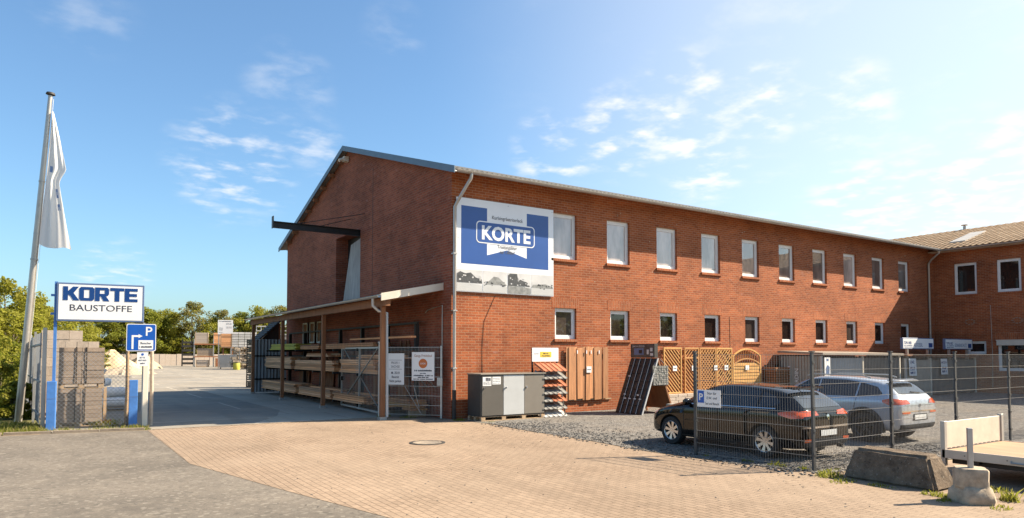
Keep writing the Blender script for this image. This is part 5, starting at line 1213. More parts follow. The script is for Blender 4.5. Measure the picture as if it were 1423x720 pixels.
gp2 = thing('gate_post', 'round topped grey steel post carrying the blue parking sign at the yard entrance', 'post', (-8.19,3.02,0))
m = MB(); m.box(-.07,.07,-.07,.07,.008,2.75); m.build('shaft', M['fascia'], gp2, bevel=.01)
m = MB(); [m.box(-.09,.09,-.09,-.071,z,z+.05) for z in (2.2,2.75-.06)]; m.build('clamp', M['steel'], gp2)
ps2 = thing('direction_sign', 'blue parking direction sign with white bent arrow at the yard entrance', 'sign', (-8.69,2.96,2.12), math.atan2(-.12, 1.25))
m = MB(); m.prism(rrect(0,.74,0,.77,.05), (0,0,0), X_, Z_, .006); m.build('plate', M['panel'], ps2)
m = MB(); m.prism(rrect(.02,.72,.02,.75,.04), (0,-.0065,0), X_, Z_, .002); m.build('blue_face', M['pblue'], ps2)
m = MB(); m.text('P', .36, (.55,-.0088,.44), X_, Z_, align='CENTER', bold=.008); m.prism([(.13,.06),(.18,.06),(.18,.40),(.13,.45)], (0,-.0088,0), X_, Z_, .002); m.prism([(.13,.45),(.18,.40),(.30,.40),(.30,.45)], (0,-.0088,0), X_, Z_, .002); m.prism([(.30,.37),(.40,.425),(.30,.48)], (0,-.0088,0), X_, Z_, .002); m.build('symbol', M['panel'], ps2)
m = MB(); m.box(.30,.67,-.0125,-.009,.05,.31); q = m.build('supplement', M['panel'], ps2)
m = MB(); m.text('Besucher', .085, (.485,-.013,.20), X_, Z_, align='CENTER', xs=.85); m.greek((.33,-.0125,.10), X_, Z_, .31, .05, seed=3); m.build('lettering', M['letter'], q)
nt_ = thing('small_notice', 'small white notice plate fixed under the blue parking direction sign', 'notice', (-8.42,2.90,1.70), math.atan2(-.12,1.25))
m = MB(); m.box(0,.27,-.004,.004,0,.39); m.build('plate', M['panel'], nt_)
m = MB(); m.text('BITTE', .06, (.135,-.0045,.22), X_, Z_, align='CENTER', xs=.9); m.text('ABSTAND', .055, (.135,-.0045,.145), X_, Z_, align='CENTER', xs=.85); m.greek((.08,-.0045,.06), X_, Z_, .12, .04, seed=2); m.build('lettering', M['ink'], nt_)
m = MB(); m.lathe([(.001,-.0065),(.035,-.0065)], n=12); m.v = [(.135+x, -.0065, .33+y) for x, y, z in m.v]; m.build('emblem', M['pblue'], nt_)
for i, (x, y, lab) in enumerate(((-8.62,3.35,'split wooden stake behind the right blue sign post'), (-8.02,3.15,'weathered wooden stake right of the grey post with parking sign'))):
    t = MB(); t.tube([(0,0,0), (.015,0,1.0), (0,.01,2.2)], [.055,.05,.045], 8); tag(t.build('wooden_stake', M['stone2'] if i else M['pallet'], loc=(x,y,.004)), lab, 'stake')
# galvanised corner post and wire fence running back beside the yard
lf = thing('side_fence', 'blue grey steel slat fence running back from the kerb on the left of the yard', 'fence', (-10.58,3.4,0))
m = MB(); m.box(-.05,.05,-.05,.05,.0,2.75); m.build('post', M['zinc'], lf, bevel=.006)
for k in range(3):
    y0 = .05+k*2.5; x = -.08-.15*k
    m = MB()
    for q in range(15): m.box(x-.008-.010*q, x+.008-.010*q, y0+.06+q*.16, y0+.06+q*.16+.07, .15, 2.62-.05*k)
    m.build('slat', M['corr'], lf)
    m = MB(); [m.bar((x-.01,y0,z), (x-.16,y0+2.45,z), .05) for z in (.4,1.3,2.3)]; m.build('rail', M['corr'], lf)
    m = MB(); m.box(x-.21, x-.15, y0+2.451, y0+2.51, 0, 2.7-.05*k); m.build('post', M['zinc'], lf)
# chain link between sign posts
cl = thing('chain_link_fence', 'thin chain link fence stretched between the two blue sign posts', 'fence', (-10.37,3.30,0), math.atan2(-.19,1.94))
m = MB(); st = .11; Wc, Hc = 1.85, 2.05; k = -Hc
while k < Wc+Hc:
    a = max(0, k); b = min(Wc, k+Hc)
    if b > a: m.bar((a,.0,.05+a-k), (b,.0,.05+b-k), .0062)
    a = max(0, k-Hc) if k > 0 else 0; b = min(Wc, k)
    if b > a and k > 0: m.bar((a,.005,.05+k-a), (b,.005,.05+k-b), .0062)
    k += st
m.build('wire', M['steel'], cl)
m = MB(); [m.tube([(0,0,z), (Wc,0,z)], .006, 5) for z in (.06,.75,1.4,2.1)]; m.build('line_wire', M['black'], cl)
# flagpole, leaning, with limp flag
fp = thing('flagpole', 'tall leaning aluminium flagpole with disc cap at the left edge', 'flagpole', (-11.22,6.62,0))
LX_, LY_ = .57/10.0, -.37/10.0
def fpt(z, dx=0, dy=0): return (LX_*z+dx, LY_*z+dy, z)
m = MB(); m.tube([fpt(0), fpt(3), fpt(6), fpt(10)], [.105,.10,.085,.06], 16); m.build('shaft', M['poletan'], fp, True)
m = MB(); m.tube([fpt(10.0), fpt(10.03)], .07, 14); m.tube([fpt(10.03), fpt(10.09)], [.13,.11], 16); m.build('cap', M['iron'], fp, True)
m = MB(); [m.tube([fpt(z,0,0), fpt(z+.05,0,0)], .105 if z < 5.6 else .09, 14) for z in (4.9,5.7,7.3)]; m.build('collar', M['zinc'], fp, True)
m = MB(); m.tube([fpt(9.9,.09,-.06), fpt(5,.12,-.08), fpt(1.2,.11,-.07)], .006, 5); m.build('halyard', M['white'], fp)
fl = MB(); nu, nv = 22, 44; vs_ = []
for j in range(nv+1):
    t = j/nv; z = 9.45-4.05*t
    wv = .04 + 1.28*t if t < .42 else .5
    if .42 <= t < .52: wv = .578 - .16*math.sin((t-.42)/.10*math.pi/2)
    if t >= .52: wv = .418 + .60*((t-.52)/.48)
    for i in range(nu+1):
        s_ = i/nu; a = .10 + wv*s_ ; fold = .11*math.sin(s_*8+t*3.2)*(.25+.75*s_)*(.35+.65*t) + .035*math.sin(s_*19+t*5)
        drop = -.22*s_*t - .06*math.sin(s_*6)
        b = fpt(z); vs_.append((b[0]+a*.86+fold*.35, b[1]-a*.5+fold*.85, z+drop))
fl.add(vs_, [(j*(nu+1)+i, j*(nu+1)+i+1, (j+1)*(nu+1)+i+1, (j+1)*(nu+1)+i) for j in range(nv) for i in range(nu)])
# blue print on the fold (rows of faces)
pm = [0]*(nu*nv)
for j in range(nv):
    for i in range(nu):
        t = j/nv; s_ = i/nu
        if .50 < t < .72 and .60 < s_ < .74 and (j % 5) < 3 and not (.64 < s_ < .70 and j % 5 == 1): pm[j*nu+i] = 1
        if .37 < t < .41 and .14 < s_ < .30: pm[j*nu+i] = 1
fl.mi = pm
fo = fl.build('flag', [M['cloth'], M['flagblue']], None, True, loc=(-11.22,6.62,0)); tag(fo, 'limp white flag with folded blue lettering hanging on the flagpole', 'flag')

# ------------------------------------------------------------------ block pallets, sacks and heaps behind the sign
def stone_pallet(label, x, y, z, w, d, h, mat, rows_, cols_, seed, strap=True, with_pallet=True):
    t = thing('block_stack', label, 'block stack', (x,y,z)); rnd = random.Random(seed); m = MB()
    for r in range(rows_):
        for c in range(cols_):
            for q in range(3):
                x0 = -w/2+c*w/cols_; y0 = -d/2+q*d/3; z0 = r*h/rows_; j = .004
                m.box(x0+j, x0+w/cols_-j, y0+j+rnd.uniform(0,.012), y0+d/3-j, z0, z0+h/rows_-.006)
    m.build('blocks', mat, t)
    if strap:
        m = MB()
        for sx in (-w*.12, w*.10): m.box(sx-.012, sx+.012, -d/2-.014, d/2+.014, h+.001, h+.006); m.box(sx-.012, sx+.012, -d/2-.014, -d/2-.004, 0, h)
        m.build('strap', M['black'], t)
    return t
p1 = thing('pallet', 'bottom pallet under the two front stacks of concrete blocks', 'pallet', (-9.72,4.35,.004)); pallet_parts(p1, 1.1, .9, .12)
stone_pallet('lower front stack of strapped brown grey concrete blocks', -9.72,4.35,.125, 1.08,.9,.94, M['stone'],8,2,1)
p2 = thing('pallet', 'upper pallet between the two front stacks of concrete blocks', 'pallet', (-9.70,4.35,1.066)); pallet_parts(p2, 1.1, .9, .14)
stone_pallet('upper front stack of strapped brown grey concrete blocks', -9.70,4.35,1.208, 1.1,.9,1.02, M['stone'],8,2,2)
p3 = thing('pallet', 'ground pallet under the tall pale block stack at the back', 'pallet', (-10.15,8.6,.004)); pallet_parts(p3, 1.1, .9, .12)
stone_pallet('tall pale block stack behind the side fence, highest of the three', -10.15,8.6,.125, 1.15,.9,2.7, M['stone2'],9,3,3,False)
stone_pallet('lower pale block stack right of the tallest block stack', -9.62,6.9,.008, .9,.8,2.43, M['stone2'],8,3,4,False)
t = thing('lumber_stake', 'pale upright timber stake beside the front block stack', 'stake', (-9.08,4.6,.004)); m = MB(); m.box(-.04,.04,-.04,.04,0,1.05); m.build('upright', M['pallet'], t); m = MB(); m.box(-.12,.18,-.08,.08,.0,.10); m.build('foot', M['wood'], t)
for i, (x, y, z, r, l, lab) in enumerate(((-8.75,9.6,.30,.17,1.5,'white wrapped roll lying lowest in the pile behind the chain link'), (-8.8,10.0,.66,.18,1.3,'middle white wrapped roll of the pile behind the chain link'), (-9.0,10.3,1.0,.15,.8,'short white wrapped roll on top of the pile'))):
    m = MB(); n_ = 8; rnd = random.Random(i)
    m.tube([(-l/2+l*k/n_, rnd.uniform(-.02,.02), rnd.uniform(-.015,.015)) for k in range(n_+1)], [r*(.8 if k in (0, n_) else rnd.uniform(.93,1.05)) for k in range(n_+1)], 12)
    tag(m.build('wrapped_roll', M['wrap'], None, True, loc=(x,y,z)), lab, 'wrapped roll')
p4 = thing('pallet', 'wooden pallet under the white wrapped rolls', 'pallet', (-8.8,9.85,.004)); pallet_parts(p4, 1.6, 1.0, .13)
t = thing('hand_pump', 'small black and white pump standing beside the block stacks', 'pump', (-9.0,8.4,.004)); m = MB(); m.tube([(0,0,0),(0,0,1.05)], .03, 8); m.lathe([(.001,1.0),(.10,1.02),(.12,1.15),(.08,1.25),(.001,1.28)], n=12); m.build('column', M['black'], t, True); m = MB(); m.tube([(0,-.02,1.32),(.12,-.05,1.52)], .06, 8); m.build('head', M['wrap'], t, True)
def heap(label, x, y, rx, ry, h, mat, seed, name='sand_heap'):
    rnd = random.Random(seed); m = MB(); nr, na = 10, 36; vs_ = [(0,0,h)]
    off = [rnd.uniform(.85,1.15) for _ in range(na)]
    for r in range(1, nr+1):
        t = r/nr
        for a in range(na):
            an = 2*math.pi*a/na; k = off[a]; z = h*(1-t)**.9*(1+.18*math.sin(an*3+r)*.5) + rnd.uniform(-.03,.03)*(t < .95)
            vs_.append((rx*t*k*math.cos(an), ry*t*k*math.sin(an), max(0, z) if r < nr else -.02))
    fs_ = [(0, 1+a, 1+(a+1)%na) for a in range(na)] + [(1+(r-1)*na+a, 1+r*na+a, 1+r*na+(a+1)%na, 1+(r-1)*na+(a+1)%na) for r in range(1, nr) for a in range(na)]
    m.add(vs_, fs_); return tag(m.build(name, mat, None, True, loc=(x,y,0)), label, 'heap')
heap('broad pale sand heap at the back of the yard behind the sign', -4.2,84,3.4,3.0,2.6, M['sand'],1)
heap('smaller sand heap right of the broad one near the back wall', -.2,88,2.2,2.2,2.2, M['sand'],2)
heap('low grey gravel heap in front of the sand', -4.4,60,2.6,2.2,.9, M['concrete2'],3,'gravel_heap')
t = thing('yard_wall', 'low concrete block wall along the back of the yard', 'wall', (0,115,0))
m = MB()
for k in range(34):
    m.box(-14+k*.9, -14+k*.9+.88, -.3+.02*(k%3), .3, 0, 2.0-.02*(k % 4))
m.build('block', M['stone2'], t)

# ------------------------------------------------------------------ storage racks at the back of the yard
sr = thing('pallet_rack', 'tall steel pallet rack with two levels at the back of the yard', 'rack', (7.4,95.5,.004), R(-12))
for x in (0, 2.7, 5.2):
    m = MB(); m.box(x-.07,x+.07,-.07,.07,0,4.3); m.build('upright', M['zinc'], sr)
    m = MB(); m.box(x-.07,x+.07,1.2,1.34,0,4.3); m.build('upright', M['zinc'], sr)
m = MB(); [m.box(.0,5.2,y,y+.06,z,z+.14) for z in (1.5,3.4) for y in (-.14,1.35)]; m.build('beam', M['rust'], sr)
m = MB(); [m.box(.08,5.12,-.06,1.33,z,z+.03) for z in (1.65,3.55)]; m.build('shelf', M['pallet'], sr)
mw = sr.matrix_world
def on_rack(dx, dy, z):
    c, s_ = math.cos(R(-12)), math.sin(R(-12)); return (7.4+dx*c-dy*s_, 95.5+dx*s_+dy*c, .004+z)
def crate(label, loc, w, d, h, mat, rz=R(-12), cat='crate'):
    t = thing('crate', label, cat, loc, rz); m = MB(); n = max(2, int(h/.28))
    for k in range(n): m.box(-w/2,w/2,-d/2,d/2,.12+k*(h-.12)/n,.12+(k+.93)*(h-.12)/n)
    m.build('boards', mat, t); m = MB(); [m.box(-w/2,w/2,y-.06,y+.06,0,.118) for y in (-d/2+.06,0,d/2-.06)]; m.build('skid', M['pallet'], t)
    m = MB(); [m.box(x-.05,x+.05,-d/2-.02,-d/2-.002,.1,h) for x in (-w/2+.06,w/2-.06)]; m.build('corner_batten', M['pallet'], t); return t
crate('pale wooden crate on the rack top, the left of two', on_rack(1.0,.6,3.58), 1.9,1.1,1.7, M['stone2'])
crate('tan wooden crate on the rack top, the right of two', on_rack(3.5,.6,3.58), 1.7,1.1,1.7, M['plank'])
crate('low grey stacked load on the middle rack shelf', on_rack(1.5,.6,1.68), 2.2,1.1,1.2, M['stone'])
crate('small pale crate on the ground under the rack', on_rack(1.2,.6,0), 1.8,1.0,1.1, M['stone2'])
crate('small rusty orange crate in the lowest rack bay', on_rack(3.9,.4,0), 1.9,1.0,1.35, M['rust'])
t = thing('black_rack', 'narrow black rack with shelves left of the pallet rack', 'rack', (6.9,104,.004), R(-12))
for k in range(4): m = MB(); m.box((k % 2)*1.7-.05,(k % 2)*1.7+.05,(k//2)*1.4-.05,(k//2)*1.4+.05,0,4.4); m.build('upright', M['black'], t)
m = MB(); [m.box(0,1.7,0,1.4,z,z+.35) for z in (.3,1.0,1.7,2.4,3.1,3.7)]; m.build('tray', M['iron'], t)
t = thing('information_board', 'large white information board on a post behind the racks', 'sign', (9.5,83.6,.004), R(-13))
m = MB(); m.box(-.95,1.0,-.04,.04,4.75,6.75); m.build('panel', M['panel'], t); m = MB(); m.box(-.88,-.74,.041,.16,0,6.7); m.box(.78,.92,.041,.16,0,6.7); m.build('post', M['zinc'], t)
m = MB(); m.greek((-.8,-.0405,6.5), X_, Z_, 1.6, .12, .004, seed=1); [m.greek((.1,-.0405,z), X_, Z_, .75, .07, .004, seed=int(z*10)) for z in (5.6,5.75,6.1,6.25)]; [m.greek((-.8,-.0405,z), X_, Z_, .5, .07, .004, seed=int(z*11)) for z in (5.0,5.3,5.45,5.6)]; m.build('print', M['ink'], t)
crate('tan wooden stillage under the white information board', (9.3,81.5,2.9), 1.5,1.2,1.9, M['plank'], R(-13))
t = thing('skip', 'grey steel container under the tan stillage', 'container', (9.55,81.8,.004), R(-13))
m = MB(); m.add([(-1,-.7,.15),(1,-.7,.15),(1.1,-.8,1.9),(-1.1,-.8,1.9),(-1,.7,.15),(1,.7,.15),(1.1,.8,1.9),(-1.1,.8,1.9)], [(0,1,2,3),(7,6,5,4),(0,3,7,4),(1,5,6,2),(3,2,6,7),(0,4,5,1)]); m.build('tub', M['corr'], t)
m = MB(); [m.box(x-.06,x+.06,y-.06,y+.06,0,.149) for x in (-.9,.9) for y in (-.6,.6)]; m.build('foot', M['black'], t); m = MB(); [m.box(x-.05,x+.05,y-.05,y+.05,1.9,2.88) for x in (-.6,.6) for y in (-.5,.5)]; m.box(-.75,.75,-.6,.6,2.82,2.895); m.build('stillage_frame', M['rust'], t)
def rubble(label, x, y, w, d, h, mat, seed):
    rnd = random.Random(seed); t = thing('stone_gabion', label, 'gabion', (x,y,.004), R(-13)); m = MB()
    n = int(w*d*h*10)
    for k in range(n):
        cx, cy, cz = rnd.uniform(-w/2,w/2), -d/2+rnd.random()**2*d, rnd.uniform(.1,h-.1); s_ = rnd.uniform(.14,.30)
        vs_ = [(cx+a*s_*rnd.uniform(.6,1.1), cy+b*s_*rnd.uniform(.6,1.1), max(.01, cz+c*s_*.7*rnd.uniform(.6,1.1))) for a in (-1,1) for b in (-1,1) for c in (-1,1)]
        m.add(vs_, [(0,1,3,2),(4,6,7,5),(0,4,5,1),(2,3,7,6),(0,2,6,4),(1,5,7,3)])
    m.build('stones', mat, t); m = MB()
    for x_ in (-w/2-.05, -w/6, w/6, w/2+.05): m.bar((x_,-d/2-.18,0), (x_,-d/2-.18,h), .05)
    for z in (.05,h*.33,h*.66,h): m.bar((-w/2-.05,-d/2-.21,z), (w/2+.05,-d/2-.21,z), .05)
    m.build('cage', M['steel'], t); return t
rubble('wire cage of pale broken natural stone on the ground right of the container', 10.2,75.0,3.0,1.6,2.9, M['concrete2'],3)
t = thing('block_stack', 'grey and white block stack resting on the stone cage', 'block stack', (10.3,75.2,2.95), R(-13)); m = MB()
for r in range(6):
    for c in range(4): m.box(-1.5+c*.75,-1.5+c*.75+.7,-.6,.6,r*.32,r*.32+.27)
m.build('blocks', M['tile_l'], t); m = MB(); [m.box(-1.5,1.5,-.55,.55,r*.32-.04,r*.32-.003) for r in range(1,6)]; m.build('spacer', M['black'], t)
for i, (x, y, z, lab) in enumerate(((13.2,77.5,4.6,'empty pale pallet frame nearest to the board on top of the stored goods'), (15.2,76.2,4.6,'empty pale pallet frame further right on top of the stored goods'))):
    t = thing('pallet_cage', lab, 'pallet cage', (x,y,z), R(-13), 'white cages on the stored goods'); m = MB()
    for xx in (-.9,-.3,.3,.9): m.box(xx-.05,xx+.05,-.55,-.45,0,1.1); m.box(xx-.05,xx+.05,.45,.55,0,1.1)
    [m.box(-.95,.95,yy-.06,yy+.06,zz,zz+.09) for yy in (-.56,.56) for zz in (0,.5,1.1)]; m.build('bars', M['tile_l'], t)
crate('tall grey stack of boxed goods under the empty pallet cages', (14.2,76.8,.004), 4.2,1.6,4.58, M['tile_g'], R(-13), 'boxed goods')
t = thing('barrel', 'small yellow green barrel standing before the stone cage', 'barrel', (9.0,73.6,.004))
m = MB(); m.lathe([(.001,0),(.36,0),(.42,.2),(.43,.5),(.40,.85),(.38,.92)], n=18); m.build('tub', M['crate_y'], t, True); m = MB(); m.lathe([(.40,.90),(.42,.92),(.42,.97),(.001,.99)], n=18); m.build('lid', M['plastic'], t, True)
for k, (dx, z, w, h, mt, lab) in enumerate(((6.9,.0,1.6,1.5,'stone','brown grey block load on the ground right of the rack'), (8.7,.0,1.5,1.2,'tile_l','pale load on the ground behind the grey container'), (8.0,1.9,2.6,1.3,'pallet','long tan load stacked high behind the grey container'), (11.2,.0,2.6,2.4,'tile_g','grey load behind the stone cage'))):
    x_, y_, z_ = on_rack(dx, -3.0 if k < 3 else -6, z); crate(lab, (x_, y_, z_), w, 1.1, h, M[mt])
# black crate towers at the far end of the canopy
for i, (x, y, n_, lab) in enumerate(((-.12,24.6,7,'tower of stacked black plastic crates left of the canopy end'), (.12,22.4,7,'second tower of black plastic crates close to the corrugated screen'))):
    t = thing('crate_tower', lab, 'crates', (x,y,.008), 0, 'black crate towers'); m = MB()
    for k in range(n_):
        z = k*.42; [m.box(-.4+.02*(k%2),-.36,-.6,.6,z+a,z+b) for a, b in ((.02,.10),(.16,.22),(.28,.38))]; m.box(-.34,.34,-.54,.54,z+.06,z+.34) if k % 3 != 1 else None; [m.box(-.36,.4,yy,yy+.04,z+a,z+b) for yy in (-.6,.56) for a, b in ((.02,.10),(.16,.22),(.28,.38))]; m.box(-.36,.36,-.55,.55,z+.02,z+.05)
        [m.box(xx,xx+.06,yy,yy+.06,z,z+.41) for xx in (-.42,.36) for yy in (-.62,.56)]
    m.build('crates', M['black'], t); m = MB(); [m.box(-.30,.30,-.45,.45,k*.42+.06,k*.42+.33) for k in (1,3,4)]; m.build('contents', M['tile_l'], t)
t = thing('tile_roof_model', 'dark tiled roof model standing behind the canopy end', 'roof model', (-.55,20.2,.008), 0)
m = MB(); m.add([(-.75,-.9,2.75),(.55,-.9,3.95),(.55,.9,3.95),(-.75,.9,2.75),(-.75,-.9,2.66),(.55,-.9,3.84),(.55,.9,3.84),(-.75,.9,2.66)], [(0,1,2,3),(7,6,5,4),(0,4,5,1),(1,5,6,2),(2,6,7,3),(3,7,4,0)]); m.build('roof', M['tile_b'], t)
m = MB(); [m.bar((-.75+k*.13,-.93,2.77+k*.12), (-.75+k*.13,.93,2.77+k*.12), .04) for k in range(11)]; m.build('tile_course', M['iron'], t)
m = MB(); [m.box(x-.05,x+.05,y-.05,y+.05,0,z) for x, z in ((-.6,2.78),(.45,3.7)) for y in (-.7,.7)]; m.build('post', M['wood'], t)
m = MB(); m.poly([(-.55,-.76,1.2),(.4,-.76,1.2),(.4,-.76,3.7),(-.55,-.76,2.8)]); m.build('gable_panel', M['black'], t)

# ------------------------------------------------------------------ trees and shrubs
def crown_mesh(name, H, rad, base, nclump, nleaf, size, mat, seed, shape=1.0, airy=0.0):
    rg = np.random.default_rng(seed); V = []; cs = []
    tries = 0
    while len(cs) < nclump and tries < 9000:
        tries += 1
        t = rg.random(); z = base+(H-base)*t; prof = (math.sin(math.pi*min(1, (t*.86+.12)))**.7)*shape*(1+.22*math.sin(seed+t*9))
        a = rg.random()*2*math.pi; lob = 1+.28*math.sin(a*3+seed)+.15*math.sin(a*5+2*seed+t*4); r = rad*prof*lob*math.sqrt(rg.random()*.8+.2)
        if rg.random() < airy*.5: continue
        cs.append((r*math.cos(a), r*math.sin(a), z, rg.uniform(.5,1.15)*rad*.27))
    cs = np.array(cs); per = nleaf//len(cs); n = per*len(cs)
    cen = np.repeat(cs[:,:3], per, 0); cr = np.repeat(cs[:,3], per)
    d = rg.normal(size=(n,3)); d /= np.linalg.norm(d, axis=1)[:,None]; rr = cr*(.35+.75*rg.random(n)**.6)
    p = cen + d*rr[:,None]*np.array([1.1,1.1,.8])
    nrm = d*.6 + rg.normal(size=(n,3))*.6 + np.array([0,0,.35]); nrm /= np.linalg.norm(nrm, axis=1)[:,None]
    u = np.cross(nrm, rg.normal(size=(n,3))); u /= np.linalg.norm(u, axis=1)[:,None]; w = np.cross(nrm, u)
    s_ = (size*rg.uniform(.55,1.25,n))[:,None]
    v = np.stack([p-u*s_*.5, p+w*s_*.32, p+u*s_*.55, p-w*s_*.32], 1).reshape(-1,3)
    me = bpy.data.meshes.new(name); me.from_pydata(v.tolist(), [], np.arange(4*n).reshape(-1,4).tolist()); me.materials.append(mat); me.update()
    return me, cs
def trunk_mesh(H, base, cs, r0, seed):
    rnd = random.Random(seed); m = MB(); pts = [(0,0,-.05)]; n_ = 6
    for k in range(1, n_+1): t = k/n_; pts.append((rnd.uniform(-.1,.1)*t*H*.12, rnd.uniform(-.1,.1)*t*H*.12, H*.86*t))
    m.tube(pts, [r0*(1.25 if k == 0 else 1-.86*k/n_) for k in range(n_+1)], 8)
    idx = list(range(len(cs))); rnd.shuffle(idx)
    for i in idx[:16]:
        c = cs[i]; z0 = max(base*.6, c[2]*.72-.3); k = min(n_, max(1, int(z0/(H*.86)*n_))); b = pts[k]
        m.tube([b, ((b[0]+c[0])/2, (b[1]+c[1])/2, (b[2]+c[2])/2-.05*H*.3), tuple(c[:3])], [r0*.32, r0*.2, r0*.06], 5, False)
    return m
PROTO = []
for i, (rad, base, nc, nl, sz, mt, sh, ai) in enumerate(((3.4,.9,74,13000,.30,'leaf1',1.0,0), (2.7,.8,64,12000,.30,'leaf2',1.05,0), (3.0,2.2,42,4200,.30,'leaf3',.9,.3), (3.8,.4,78,13000,.31,'leaf2',1.0,0))):
    me, cs = crown_mesh('crown', 10.0, rad, base, nc, nl, sz, M[mt], 11+i, sh, ai); tm = trunk_mesh(10.0, base, cs, .20, i)
    PROTO.append((me, tm))
TR = [(-17.4,55.1,8.9,0,'tall dense tree at the far left edge beyond the flagpole'), (-14.0,55.3,8.8,3,'broad yellow green tree standing just left of the flagpole'), (-12.3,66.2,7.9,1,'slim bright tree right behind the flagpole'),
      (-10.5,83.0,7.7,0,'dark green tree above the side fence left of the sign'), (-8.1,93.3,8.1,3,'wide tree directly behind the left half of the sign board'), (-5.2,91.4,8.3,0,'dark tree directly behind the right half of the sign board'),
      (-2.1,95.4,8.4,1,'narrow yellow green tree behind the parking direction sign'), (1.1,99.3,9.4,0,'rounded green tree just right of the sign board'), (4.1,103.3,9.3,3,'spreading tree halfway between sign and storage racks'),
      (9.2,109.5,11.3,2,'tall thin brownish tree with sparse crown above the racks'), (4.4,93.5,8.2,1,'bright tree in front left of the sparse brownish tree'), (15.0,114.1,10.3,2,'bare looking brownish tree behind the information board'),
      (16.8,106.9,9.5,0,'green tree right of the information board'), (21.3,113.6,11.1,3,'broad treetop left of the canopy roof'), (26.2,118.7,11.8,2,'sparse treetop over the canopy end next to the hall'), (27.9,111.6,10.4,0,'low green tree over the canopy roof beside the gable'),
      (-6.4,80.2,4.3,1,'bushy low tree left of the two under the sign board'), (-3.0,86.6,4.3,3,'bushy low tree right of the two under the sign board'), (-8.8,78.2,3.9,0,'low bush behind the stacked blocks'), (2.8,96.9,4.6,3,'low bush behind the back yard wall near the sign'),
      (6.0,99.7,4.5,1,'low bush behind the back yard wall near the racks'), (-12.8,40.1,5.2,3,'leafy young tree close behind the flagpole base'), (-15.2,38.6,5.6,1,'leafy young tree at the left frame edge'),
      (12.2,108,8.5,3,'yellow green tree behind the pallet rack'), (-20.5,60,9.4,3,'tree cut by the left frame edge'), (18.9,104,8.6,1,'bright young tree above the pallet cages')]
rnd = random.Random(21)
for i, (x, y, h, k, lab) in enumerate(TR):
    if x > -6 and 85 < y < 118:                     # beyond the yard wall
        f_ = (119+rnd.uniform(0,4)+19.12)/(y+19.12); x, y, h = -10.36+(x+10.36)*f_, -19.12+(y+19.12)*f_, 2.05+(h-2.05)*f_
    t = thing('tree', lab, 'tree', (x,y,0), rnd.uniform(0,6.28), 'trees beyond the yard'); s_ = h/10.6
    wsc = s_*(rnd.uniform(1.0,1.25) if h > 6 else rnd.uniform(1.5,1.8)); t.scale = (wsc, wsc, s_)
    c = bpy.data.objects.new('crown', PROTO[k][0]); COL.objects.link(c); c.parent = t
    if not isinstance(PROTO[k][1], bpy.types.Mesh):
        o = PROTO[k][1].build('trunk', M['bark'], t, True); PROTO[k] = (PROTO[k][0], o.data)
    else:
        o = bpy.data.objects.new('trunk', PROTO[k][1]); COL.objects.link(o); o.parent = t
# distant wood that closes the gaps
rg = np.random.default_rng(5); vs_ = []; nW = 26000
bx = rg.uniform(-70, 75, nW); by = 137+rg.normal(0,4,nW)+ .12*(bx)**1
hh = 6.4+1.6*np.sin(bx*.31)+1.1*np.sin(bx*.83+1)+.6*np.sin(bx*1.9); bz = hh*rg.random(nW)**.65
p = np.stack([bx,by,bz],1); u = rg.normal(size=(nW,3)); u /= np.linalg.norm(u,axis=1)[:,None]; w = np.cross(u, rg.normal(size=(nW,3))); w /= np.linalg.norm(w,axis=1)[:,None]
s_ = rg.uniform(.35,.8,nW)[:,None]; v = np.stack([p-u*s_*.5, p+w*s_*.4, p+u*s_*.5, p-w*s_*.4],1).reshape(-1,3)
me = bpy.data.meshes.new('far_wood'); me.from_pydata(v.tolist(), [], np.arange(4*nW).reshape(-1,4).tolist()); me.materials.append(M['leaf1'])
o = bpy.data.objects.new('far_wood', me); COL.objects.link(o); tag(o, 'dense belt of far woodland closing the back of the yard', 'wood', kind='stuff')
# belt of trees across the road, behind the photographer: the ground floor panes and the cars mirror it
nW = 15000; bx = rg.uniform(-45, 190, nW); by = -78+rg.normal(0,3,nW); hh = 9.0+1.6*np.sin(bx*.21)+1.1*np.sin(bx*.63+1)
p = np.stack([bx, by, hh*rg.random(nW)**.7], 1); u = rg.normal(size=(nW,3)); u /= np.linalg.norm(u,axis=1)[:,None]; w = np.cross(u, rg.normal(size=(nW,3))); w /= np.linalg.norm(w,axis=1)[:,None]
s_ = rg.uniform(.7,1.5,nW)[:,None]; v = np.stack([p-u*s_*.5, p+w*s_*.4, p+u*s_*.5, p-w*s_*.4],1).reshape(-1,3)
me = bpy.data.meshes.new('roadside_wood'); me.from_pydata(v.tolist(), [], np.arange(4*nW).reshape(-1,4).tolist()); me.materials.append(M['leaf1'])
o = bpy.data.objects.new('roadside_wood', me); COL.objects.link(o); tag(o, 'belt of trees across the road facing the hall', 'wood', kind='stuff')
